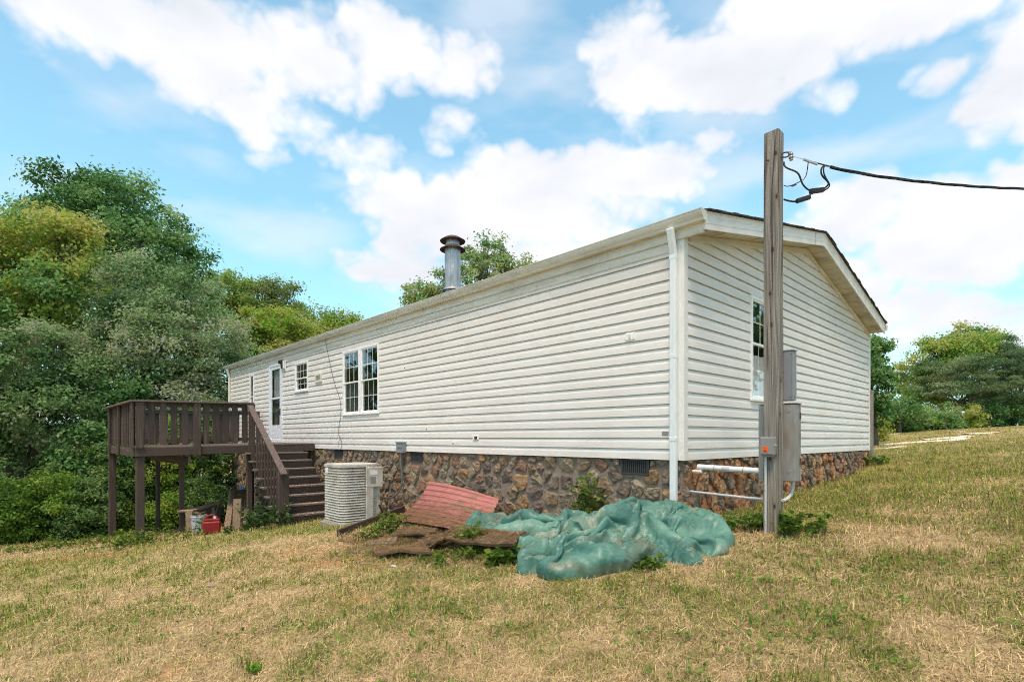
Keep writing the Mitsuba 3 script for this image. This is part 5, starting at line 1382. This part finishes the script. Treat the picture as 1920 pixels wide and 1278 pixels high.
# --- trees behind the photographer, which the window panes mirror
for i, (x, y, h, r) in enumerate(((16.5, 11.0, 8, 2.9), (23, 14, 10, 4), (18, 5.5, 8, 3.4), (-19.5, 12.5, 11, 3.6), (-24, 14, 12, 4), (-17, 7, 9, 3.6))):
    zb = float(gz(x, y, False))
    tree(f'{["broad", "tall", "round", "spreading", "dark", "low"][i]} tree standing outside the picture, mirrored in the windows', (x, y), [((x, y, zb + h * .62), (r, r, h * .36)), ((x + r * .5, y + 1, zb + h * .5), (r * .7, r * .7, h * .3)), ((x - r * .5, y - 1, zb + h * .75), (r * .6, r * .6, h * .25))], 70, 34, .8, .42, DG, 140 + i, r0=.22, n_twig=6)

# --- shrubs
def shrub(label, x, y, Y, rx, ry, n_cl, per, rc, size, cols, seed, name='shrub', n_stem=6, group=None, **kw):
    """bush standing on the ground: seen at pixel (x, y) = its foot"""
    k = thing(name, label, 'shrub' if name == 'shrub' else name.replace('_', ' '), group)
    P = at(x, y, Y); P[2] = gz(P[0], P[1], False)
    s = Y / FPX
    lob = [(P + [0, 0, ry * s * .5], (rx * s, rx * s, ry * s * .55)), (P + [rx * s * .4, 0, ry * s * .3], (rx * s * .6, rx * s * .6, ry * s * .35)), (P + [-rx * s * .4, .1, ry * s * .35], (rx * s * .6, rx * s * .6, ry * s * .4))]
    fol = foliage(lob, n_cl, per, rc, size, cols, seed, **kw)
    rg = np.random.default_rng(seed)
    obj('stem', cat([tube(curve([P + [0, 0, -.05], P + (c - P) * .5 + rg.normal(0, .04, 3), c], 6), np.linspace(.014, .004, 6), 5) for c in fol[2][:n_stem]]), 'bark', k, world=True)
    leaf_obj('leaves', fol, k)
    return k
hill = [(1655, 806, 34, 26, 34), (1690, 804, 35, 30, 40), (1725, 802, 36, 30, 44), (1765, 800, 36, 34, 48), (1805, 797, 37, 34, 44), (1845, 795, 37, 34, 50), (1885, 793, 38, 36, 52), (1925, 790, 38, 40, 60)]
words = ['first', 'second', 'third', 'fourth', 'fifth', 'sixth', 'seventh', 'eighth', 'ninth']
for i, (x, y, Y, rx, ry) in enumerate(hill):
    shrub(f'{words[i]} green bush from the house in the hedge along the hilltop', x, y, Y, rx, ry, 60, 70, .34, .15, [NG, DG, NG, DG, NG, DG, DG, NG, NG][i], 200 + i, group='bushes along the hilltop')
shrub('yellow-green bush just right of the gable corner', 1640, 815, 26, 18, 70, 50, 70, .28, .16, YG, 215)
# undergrowth along the wood's edge
edge = [(20, 1005, 14.0, 70, 110, NG), (95, 1000, 14.2, 60, 120, YG), (160, 1000, 14.5, 55, 100, NG), (60, 960, 15.5, 80, 140, DG), (150, 950, 16, 70, 150, CG), (225, 960, 16.2, 60, 170, DG), (290, 970, 16.8, 60, 190, YG), (345, 965, 17.4, 60, 210, NG),
        (400, 960, 18.0, 55, 220, YG), (440, 940, 19, 45, 200, NG), (250, 930, 17.5, 60, 140, NG), (-40, 980, 14, 70, 150, DG), (200, 985, 15.2, 40, 70, YG), (320, 975, 15.9, 40, 60, NG), (385, 965, 16.4, 40, 90, NG)]
elab = ['low weedy bush at the bottom left edge', 'yellow-flowered weed clump left of the deck posts', 'bright leafy bush just left of the deck', 'dark bush under the grey-green tree at the left', 'feathery dark bush behind the left weeds', 'dark bush seen right behind the front deck post',
        'yellow-leaved bush between the front deck posts', 'tall leafy bush behind the middle deck post', 'tall yellowing bush behind the pallet', 'bush beside the far house corner under the deck', 'green bush deep behind the front deck post', 'dark bush cut by the left picture edge', 'small yellow weed clump by the back deck post', 'small low bush between the thin deck posts', 'low leafy bush behind the plank shelf']
for i, (x, y, Y, rx, ry, c) in enumerate(edge):
    shrub(elab[i], x, y, Y, rx, ry, int(38 + ry * .5), 95, .22, .085, [DG, NG, DG, CG, NG[:3], DG][i % 6] if i % 3 else c, 230 + i, aspect=.5, rough=.9, gain=2.5)
# weeds with broad leaves near the house
def weed(label, x, y, rx, h, n, size, cols, seed, upright=0.0, lift=0.0, catg='weed', group=None, name='weed', aspect=.5):
    rg = np.random.default_rng(seed)
    k = thing(name, label, catg, group)
    P = atg(x, y, lift)
    s = P[1] / FPX
    R_ = rx * s * 1.3; n = max(3, int(n * .7)); size = size * 1.1; h = h * .9
    stems, cs, ns = [], [], []
    for i in range(n):
        a, r = rg.uniform(0, 2 * np.pi), R_ * np.sqrt(rg.uniform(0, 1))
        b = P + np.array([r * np.cos(a), r * np.sin(a) * .7, 0]) * (n > 4); b[2] = gz(b[0], b[1]) + lift
        hh = h * rg.uniform(.4, 1.1)
        tip = b + [rg.normal(0, .25) * hh, rg.normal(0, .25) * hh, hh]
        c = curve([b, (b + tip) / 2 + rg.normal(0, .02, 3), tip], 6)
        stems.append(tube(c, np.linspace(.0035, .0015, 6), 4, cap=False))
        for q in range(7):
            t = rg.uniform(.25, 1); p_ = b + (tip - b) * t
            d = unit(np.array([rg.normal(), rg.normal(), .15 + upright]))
            cs.append(p_ + d * size * .6); ns.append(unit(np.array([-d[0] * .4, -d[1] * .4, 1.0]) + rg.normal(0, .35, 3)))
    cs, ns = np.array(cs), np.array(ns)
    v, f = leaf_mesh(cs, ns, size, aspect, rg)
    cols = np.array(cols); t = rg.uniform(0, len(cols) - 1.001, len(cs)); a = t.astype(int); fr = (t - a)[:, None]
    col = np.repeat((cols[a] * (1 - fr) + cols[a + 1] * fr) * rg.uniform(1.0, 2.2, (len(cs), 1)), 4, 0)
    st = cat(stems)
    labels[obj('stems', st, 'leaf', k, world=True, color=np.tile([.10, .14, .04], (len(st[0]), 1)))] = {'kind': 'stuff', 'label': 'thin green stems of the weed'}
    obj('leaves', (v, f), 'leaf', k, world=True, color=col)
    return k
weed('broad-leaved weed at the right foot of the pole', 1500, 1000, 34, .20, 34, .10, NG, 301, .3, aspect=.4)
weed('leafy weed clump at the left foot of the pole', 1405, 992, 32, .16, 40, .07, NG[:3], 303)
weed('tall bushy weed growing against the stone wall behind the tarpaulin', 1106, 981, 20, .66, 40, .09, NG, 305)
weed('slender tall weed shoot against the wall behind the tarpaulin', 1088, 981, 3, .85, 4, .07, NG, 306)
weed('weed cluster at the foot of the stairs under the deck', 497, 992, 34, .55, 60, .11, DG, 307)
weed('weed by the switch conduit at the wall foot behind the air conditioner', 740, 962, 16, .30, 26, .08, NG[:3], 309)
weed('weeds beside the dark plank', 712, 1006, 34, .22, 44, .065, NG, 311, lift=.03)
weed('leafy weed at the upper left of the heap', 738, 992, 18, .26, 24, .07, NG, 313, lift=.08)
weed('weed in the middle of the heap below the wide board', 890, 1018, 26, .22, 36, .06, NG, 315, lift=.10)
weed('weed patch at the front of the heap', 860, 1052, 40, .12, 40, .055, NG, 317)
weed('round-leaved weed left of the tarpaulin folds', 942, 1060, 24, .16, 34, .08, NG, 319, aspect=.8)
weed('weeds along the underside of the front tarpaulin fold', 1215, 1066, 22, .09, 24, .06, NG[:3], 321, aspect=.7)
weed('small weed at the base of the heap below the short board', 806, 1050, 26, .08, 26, .05, NG, 323)
weed('ferny weeds at the foot of the front deck posts', 235, 1022, 52, .30, 70, .075, NG, 325)
weed('low weeds running along the deck posts', 310, 1012, 50, .18, 60, .065, NG, 327)
weed('tall spindly weed in front of the grey bucket', 372, 1000, 10, .45, 12, .06, NG, 329)
weed('weeds in front of the upright board', 452, 996, 26, .15, 40, .06, DG, 331)
weed('green weed at the far foot of the gable wall', 1640, 872, 14, .22, 20, .10, NG, 333)
weed('single green weed low in the foreground grass', 478, 1262, 12, .05, 9, .05, LG[:3], 335)
weed('weeds straggling from the wood edge at the left picture border', 40, 1034, 60, .22, 70, .06, NG, 341)
weed('low weeds at the wood edge left of the reddish soil', 120, 1026, 50, .20, 60, .06, NG[:3], 343)
weed('ragged weeds between the wood edge and the back deck post', 190, 1016, 40, .28, 50, .06, NG, 345)
weed('thin weeds in the shade beneath the middle of the deck', 280, 1000, 40, .22, 40, .06, DG, 347)
# ------------------------------------------------------------------ ground sheet and grass
STRAW, TAN, BROWN, GREEN, OLIVE, CLAY, SAND = map(np.array, ((.655, .52, .295), (.465, .35, .19), (.22, .15, .075), (.16, .265, .035), (.27, .28, .075), (.52, .24, .11), (.56, .43, .26)))
def bl(x, y, px, py, r, sq=1.0):
    P = atg(px, py); return np.exp(-(((x - P[0]) / r) ** 2 + ((y - P[1]) / (r * sq)) ** 2))
_spots = {}
def lawn(x, y):
    """(green share, straw share, clay share, brown clippings share) of the lawn at a place"""
    u, v = .83 * x + .56 * y, .83 * y - .56 * x
    q = np.stack([u, v, 0 * u], -1)
    p = np.stack([u + 1.3 * (meshkit.fbm(q * 1.3, 3, 63) - .5), v + 1.3 * (meshkit.fbm(q * 1.3 + 9, 3, 65) - .5), .37 * u], -1)
    n1, n2, n3 = meshkit.fbm(p * .45, 3, 51), meshkit.fbm(p * 1.7, 3, 53), meshkit.fbm(p * 5, 3, 57)
    right = np.clip((x + 1.0) / 5, 0, 1)
    g = .30 + .38 * right + 1.6 * (n1 - .5) + 1.5 * (n2 - .5) + 1.3 * (n3 - .5)
    for px, py, r, sq, k in ((560, 990, .8, .8, 1.4), (640, 992, .6, .6, 1.2), (430, 1010, .8, .5, .7), (60, 1062, 1.6, .35, .9), (520, 1005, .9, .6, .7), (1500, 970, .9, .6, .5), (1700, 930, 1.5, .5, .4), (980, 1070, .5, .3, .5), (1010, 1120, .7, .3, .5), (1560, 880, 1.5, .7, .35)):
        g = g + k * bl(x, y, px, py, r, sq)
    cl = np.zeros_like(x)
    for px, py, r, sq, k in ((640, 1050, .55, .25, 1.0), (790, 1097, .22, .16, 1.3), (560, 1048, .5, .2, .8), (720, 1055, .4, .2, .8), (140, 1045, 1.3, .18, .8), (1270, 1078, .25, .2, .5), (600, 1030, .6, .3, .5), (835, 1115, .3, .2, .6)):
        cl = cl + k * bl(x, y, px, py, r, sq)
    cl = np.clip(cl * (.3 + 1.6 * n3) + np.clip((n2 - .66) * 5, 0, .7) * (1 - right), 0, 1)
    br = np.zeros_like(x)
    for mx, my, ra, rb, h in MOUNDS:
        br = br + 1.2 * np.exp(-((x - mx) / .75) ** 2 - ((y - my) / .75) ** 2)
    br = br + .8 * right * np.clip(n2 * 2.2 - .75, 0, 1) + .6 * np.clip(n3 * 2.4 - 1.05, 0, 1)
    st = np.clip(.95 - .55 * right + 1.2 * (n2 - .5), 0, 1)
    return np.clip(g, 0, 1), st, cl, np.clip(br, 0, 1)
def far_gate(x, y): return np.clip((np.hypot(x, y) - 9) / 25, 0, 1)
def ground_col(x, y):
    g, st, cl, br = lawn(x, y)
    base = TAN * (1 - st[:, None]) + (STRAW * .82) * st[:, None]
    c = base * (1 - g[:, None] * .8) + OLIVE * g[:, None] * .8
    c = c * (1 - br[:, None] * .75) + BROWN * br[:, None] * .75
    c = c * (1 - cl[:, None] * .85) + CLAY * cl[:, None] * .85
    n = meshkit.fbm(np.stack([x * 16, y * 16, 0 * x], -1), 4, 61)[:, None]
    ab = np.stack([(x - C[0]) * G[0] + (y - C[1]) * G[1], (x - C[0]) * L[0] + (y - C[1]) * L[1]], -1)
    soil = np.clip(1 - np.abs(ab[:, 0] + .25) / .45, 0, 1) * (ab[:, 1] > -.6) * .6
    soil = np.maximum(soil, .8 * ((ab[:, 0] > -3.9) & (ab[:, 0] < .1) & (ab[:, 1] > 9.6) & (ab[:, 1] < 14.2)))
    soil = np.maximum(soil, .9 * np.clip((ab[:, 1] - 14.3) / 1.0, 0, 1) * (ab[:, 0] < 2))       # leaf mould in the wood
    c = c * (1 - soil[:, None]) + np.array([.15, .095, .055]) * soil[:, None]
    k = .72 + .25 * np.clip((np.hypot(x, y) - 7) / 20, 0, 1)[:, None]                    # bare thatch between the blades is darker than the straw
    return np.clip(c * k * (.55 + .9 * n), 0, 1)
def axis(lo, hi, c, d0, g):
    out, s = [c], d0
    x = c
    while x < hi: x += s; out.append(x); s = min(s * g, 12)
    x, s = c, d0
    left = []
    while x > lo: x -= s; left.append(x); s = min(s * g, 12)
    return np.array(left[::-1] + out)
gx = np.concatenate([axis(-400, -4.5, -4.51, .08, 1.045)[:-1], np.arange(-4.5, 4.5, .035), axis(4.5, 400, 4.5, .08, 1.045)])
gx = np.unique(np.round(gx, 4)); gx = gx[np.concatenate([[True], np.diff(gx) > .01])]
gy = np.concatenate([axis(-400, 1.6, 1.6, .3, 1.08)[:-1], np.arange(1.6, 9, .04), axis(9, 600, 9, .06, 1.03)[1:]])
gy = np.unique(np.round(gy, 4)); gy = gy[(gy > -400) & np.concatenate([[True], np.diff(gy) > .01])]
GX, GY = np.meshgrid(gx, gy, indexing='ij')
Vg = np.stack([GX, GY, gz(GX, GY)], -1).reshape(-1, 3)
i, j = np.meshgrid(np.arange(len(gx) - 1), np.arange(len(gy) - 1), indexing='ij'); ny = len(gy)
q = np.stack([i * ny + j, (i + 1) * ny + j, (i + 1) * ny + j + 1, i * ny + j + 1], -1).reshape(-1, 4)
Fg = np.vstack([q[:, [0, 1, 2]], q[:, [0, 2, 3]]])
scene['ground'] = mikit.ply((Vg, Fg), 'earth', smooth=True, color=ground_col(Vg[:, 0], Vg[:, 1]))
labels['ground'] = {'label': 'dry mown lawn sloping down to the left', 'kind': 'structure'}

# pale worn track on the hill at the right
def strip(pts, w, seed):
    P = np.array([atg(x, y)[:2] for x, y in pts]); c = curve(np.column_stack([P, 0 * P[:, 0]]), 60)[:, :2]
    t = np.gradient(c, axis=0); t /= np.linalg.norm(t, axis=1, keepdims=True); nrm = np.stack([-t[:, 1], t[:, 0]], 1)
    u = np.linspace(-1, 1, 9)
    wd = w * (.35 + 1.3 * meshkit.fbm(np.stack([np.linspace(0, 9, 60), 0 * c[:, 0] + seed, 0 * c[:, 0]], -1), 3, seed))
    XY = c[:, None] + nrm[:, None] * (u[None, :, None] * wd[:, None, None] + .3 * (meshkit.fbm(np.stack([np.linspace(0, 14, 60)[:, None] + 0 * u, u + 0 * wd[:, None], 0 * wd[:, None] + seed + 0 * u], -1), 3, 3) - .5)[..., None] * w)
    Z = gz(XY[..., 0], XY[..., 1]) + .03 - .028 * np.abs(u) ** 3
    V = np.concatenate([XY, Z[..., None]], -1).reshape(-1, 3)
    i, j = np.meshgrid(np.arange(59), np.arange(8), indexing='ij')
    q = np.stack([i * 9 + j, (i + 1) * 9 + j, (i + 1) * 9 + j + 1, i * 9 + j + 1], -1).reshape(-1, 4)
    return V, np.vstack([q[:, [0, 1, 2]], q[:, [0, 2, 3]]])
tr_ = [strip([(1600, 838), (1640, 835), (1690, 831), (1750, 827), (1800, 821)], .42, 1), strip([(1600, 842), (1645, 841), (1690, 838)], .2, 2), strip([(1730, 824), (1780, 821), (1815, 818)], .35, 5),
       strip([(1810, 814), (1840, 812), (1875, 811)], .45, 3), strip([(1790, 810), (1805, 809)], .3, 4), strip([(1600, 818), (1660, 814), (1690, 813)], .25, 6)]
mat('track_stone', mikit.proc(lambda p, n, uv: mix((.52, .45, .34), (.70, .64, .54), fb(p.x * 5, p.y * 5, 1.0))), .95)
scene['path'] = mikit.ply(cat(tr_), 'track_stone', smooth=True)
labels['path'] = {'label': 'pale worn stony track crossing the hill on the right', 'kind': 'structure'}

# blades: upright stubble, lying straw, clumps
def blades(x, y, z, h, w, lean, col, rg, lie=False, full=True):
    N = len(x); a = rg.uniform(0, 2 * np.pi, N); d = np.stack([np.cos(a), np.sin(a), 0 * a], 1); s = np.stack([-d[:, 1], d[:, 0], 0 * a], 1)
    b = np.stack([x, y, z], 1)
    hh = h[:, None]; ww = w[:, None] * .5
    if lie:
        e1 = b - d * hh * .5 + [0, 0, .002]; e2 = b + d * hh * .5 + np.stack([0 * a, 0 * a, lean * h], 1); md = b + s * hh * rg.normal(0, .10, (N, 1)) + np.stack([0 * a, 0 * a, np.abs(lean) * h * .8 + .006], 1)
    else:
        e1 = b; e2 = b + d * hh * lean[:, None] + np.array([0, 0, 1.0]) * hh * np.sqrt(np.clip(1 - lean[:, None] ** 2, .05, 1)); md = b + d * hh * lean[:, None] * .3 + np.array([0, 0, .55]) * hh
    if not full:
        v = np.stack([e1 - s * ww * 1.3, e1 + s * ww * 1.3, e2], 1).reshape(-1, 3)
        return (v, np.arange(N)[:, None] * 3 + [0, 1, 2]), np.repeat(col, 3, 0)
    v = np.stack([e1 - s * ww, e1 + s * ww, md - s * ww * .9, md + s * ww * .9, e2], 1).reshape(-1, 3)
    k = np.arange(N)[:, None] * 5
    f = np.vstack([k + [0, 1, 3], k + [0, 3, 2], k + [2, 3, 4]])
    return (v, f), np.repeat(col, 5, 0)
def scatter(N, seed, r0=2.3, r1=45, half=53, p=1.0):
    rg = np.random.default_rng(seed)
    th = np.radians(rg.uniform(-half, half, N)); u = rg.uniform(0, 1, N)
    r = r0 * (r1 / r0) ** u
    x, y = r * np.sin(th), r * np.cos(th)
    ab0, ab1 = (x - C[0]) * G[0] + (y - C[1]) * G[1], (x - C[0]) * L[0] + (y - C[1]) * L[1]
    ok = ~((ab0 > -.03) & (ab0 < HW + .05) & (ab1 > -.03) & (ab1 < HL))
    ok &= ~((ab0 > ACP[0] - .05) & (ab0 < ACP[0] + .9) & (ab1 > ACP[1] - .05) & (ab1 < ACP[1] + .9))
    deck = (ab0 > -3.6) & (ab0 < 0) & (ab1 > 9.8) & (ab1 < 14.5)
    ok &= ~(deck & (rg.uniform(0, 1, N) < .6)) & ~((ab1 > 15.5) & (ab0 < 3))
    ok &= ~tarp_at(x, y)[0]
    return x[ok], y[ok], r[ok], rg
parts_, colz = [], []
def add_grass(N, seed, kind):
    x, y, r, rg = scatter(N, seed)
    g, st, cl, br = lawn(x, y)
    z = gz(x, y)
    sc = (r / 3.0) ** .62
    n = len(x)
    bar_ = np.clip(cl * 1.1, 0, .9)
    keep = rg.uniform(0, 1, n) > bar_ * .8
    if kind == 'green':
        keep &= rg.uniform(0, 1, n) < g * 1.15
        mixg = rg.uniform(0, 1, (n, 1))
        col = GREEN * (1 - mixg) + np.array([.30, .32, .08]) * mixg
        h, w, lean, lie = rg.uniform(.02, .055, n), .0040 * sc * rg.uniform(.6, 1.4, n), rg.uniform(.1, .85, n), False
    elif kind == 'straw':
        t = rg.uniform(0, 1, (n, 1)); b_ = np.clip(br + rg.normal(0, .15, n), 0, 1)[:, None]
        col = (STRAW * 1.12 * t + TAN * (1 - t)) * (1 - b_ * .72) + BROWN * 1.25 * b_ * .72
        h, w, lean, lie = rg.uniform(.035, .11, n), .0036 * sc * rg.uniform(.6, 1.4, n), rg.uniform(-.10, .34, n), True
        keep &= rg.uniform(0, 1, n) < (.60 + .5 * np.maximum(st, br))
    else:
        t = rg.uniform(0, 1, (n, 1))
        col = (STRAW * t + TAN * (1 - t)) * (1 - .45 * g[:, None]) + OLIVE * .45 * g[:, None]
        col = col * (1 - .4 * br[:, None]) + BROWN * .4 * br[:, None]
        h, w, lean, lie = rg.uniform(.02, .06, n), .0034 * sc * rg.uniform(.6, 1.4, n), rg.uniform(.2, .95, n), False
    col = col * rg.uniform(.5, 1.5, (n, 1))
    h = h * np.clip(sc, 1, 2.2)
    i = np.nonzero(keep)[0]
    for near_ in (True, False):                              # far blades are single triangles
        i_ = i[(r[i] < 9) == near_]
        m, c = blades(x[i_], y[i_], z[i_], h[i_], w[i_], lean[i_], col[i_], rg, lie, near_)
        parts_.append(m); colz.append(c)
add_grass(190000, 71, 'straw'); add_grass(120000, 73, 'stub'); add_grass(230000, 75, 'green')
# clumps of longer grass
rg = np.random.default_rng(79)
x, y, r, _ = scatter(900, 81, 2.4, 24)
g, st, cl, br = lawn(x, y)
for i in np.nonzero(rg.uniform(0, 1, len(x)) < g * 1.0)[0]:
    k = rg.integers(14, 34); R_ = rg.uniform(.03, .11)
    bx, by = x[i] + rg.normal(0, R_, k), y[i] + rg.normal(0, R_, k)
    col = np.array([.12, .21, .03]) * rg.uniform(.7, 1.5, (k, 1)) * np.array([rg.uniform(.8, 1.6), 1, 1])
    m, c = blades(bx, by, gz(bx, by), rg.uniform(.035, .095, k), np.full(k, .005) * (r[i] / 3) ** .55, rg.uniform(.15, .8, k), col, rg)
    parts_.append(m); colz.append(c)
# small broad leaves of clover and plantain low in the turf
x, y, r, rg2 = scatter(2600, 83, 2.4, 14)
g = lawn(x, y)[0]
lc = []
for i in np.nonzero(rg2.uniform(0, 1, len(x)) < g * .8)[0]:
    k = rg2.integers(5, 16); R_ = rg2.uniform(.02, .10)
    lc.append(np.stack([x[i] + rg2.normal(0, R_, k), y[i] + rg2.normal(0, R_, k), np.full(k, rg2.uniform(.012, .035))], 1))
lc = np.vstack(lc); lc[:, 2] += gz(lc[:, 0], lc[:, 1])
m = leaf_mesh(lc, unit(rg2.normal(size=lc.shape) * .5 + [0, 0, 1.0]), .034, .6, rg2)
parts_.append(m); colz.append(np.repeat(np.array([.12, .22, .04]) * rg2.uniform(.6, 1.6, (len(lc), 1)), 4, 0))
# clippings thrown on the heap, the tarpaulin and the boards
hx, hy, hz, hc = [], [], [], []
for mx, my, ra, rb, h in MOUNDS:
    k = 9000; hx.append(mx + rg.normal(0, .42, k)); hy.append(my + rg.normal(0, .45, k))
hx, hy = np.concatenate(hx), np.concatenate(hy); hz = gz(hx, hy) + np.abs(rg.normal(0, .018, len(hx)))
ab0 = (hx - C[0]) * G[0] + (hy - C[1]) * G[1]; k = ab0 < -.25
ins_t = tarp_at(hx, hy)[0]; k &= ~ins_t
hx, hy, hz = hx[k], hy[k], hz[k]
m, c = blades(hx, hy, hz, rg.uniform(.04, .10, len(hx)), np.full(len(hx), .0055), rg.uniform(-.1, .45, len(hx)), (np.array([.25, .17, .09]) * rg.uniform(.45, 1.6, (len(hx), 1))), rg, True)
parts_.append(m); colz.append(c)
for P_, dens in CLIP + [(SHEET[0][:46 * 150].reshape(46, 150, 3)[:, 40:], .55)]:
    nu, nv = P_.shape[:2]
    ar = np.linalg.norm(np.cross(P_[-1, 0] - P_[0, 0], P_[0, -1] - P_[0, 0]))
    k = int(6500 * ar * dens) + 30
    u, v = rg.uniform(0, nu - 1.001, k), rg.uniform(0, nv - 1.001, k)
    if nv > 50: v = (nv - 1.001) * rg.uniform(0, 1, k) ** .45
    i, j = u.astype(int), v.astype(int)
    q = P_[i, j] + (P_[np.minimum(i + 1, nu - 1), j] - P_[i, j]) * (u - i)[:, None] + (P_[i, np.minimum(j + 1, nv - 1)] - P_[i, j]) * (v - j)[:, None]
    m, c = blades(q[:, 0], q[:, 1], q[:, 2] + .004, rg.uniform(.03, .08, k), np.full(k, .006), rg.uniform(-.05, .25, k), np.array([.27, .18, .10]) * rg.uniform(.45, 1.5, (k, 1)), rg, True)
    parts_.append(m); colz.append(c)
scene['grass'] = mikit.ply(cat(parts_), 'blade', smooth=False, color=np.clip(np.vstack(colz), 0, .9))
labels['grass'] = {'label': 'mown grass, straw and green tufts covering the lawn', 'category': 'grass', 'kind': 'stuff'}
# clippings lying on the tarpaulin
k = 16000
tx, ty = rg.uniform(x0, x1, k), rg.uniform(y0, y1, k)
tt_, tz = tarp_at(tx, ty)
d = meshkit.fbm(np.stack([tx * 2.6, ty * 2.6, 0 * tx], -1), 3, 91)
sel = tt_ & (rg.uniform(0, 1, k) < np.clip((d - .50) * 5, .03, .9))
tx, ty, tz = tx[sel], ty[sel], tz[sel] + .004
m, c = blades(tx, ty, tz, rg.uniform(.03, .09, len(tx)), np.full(len(tx), .004), rg.uniform(-.05, .15, len(tx)), np.array([.27, .19, .10]) * rg.uniform(.5, 1.5, (len(tx), 1)), rg, True)
scene['clippings'] = mikit.ply(m, 'blade', smooth=False, color=np.clip(c, 0, .9))
labels['clippings'] = {'label': 'brown dry grass clippings scattered on the tarpaulin', 'category': 'clippings', 'kind': 'stuff'}
import sys
print('triangles', sum(len(w[1]) for w in meshkit.WRITTEN.values()), 'entries', len(scene), file=sys.stderr)
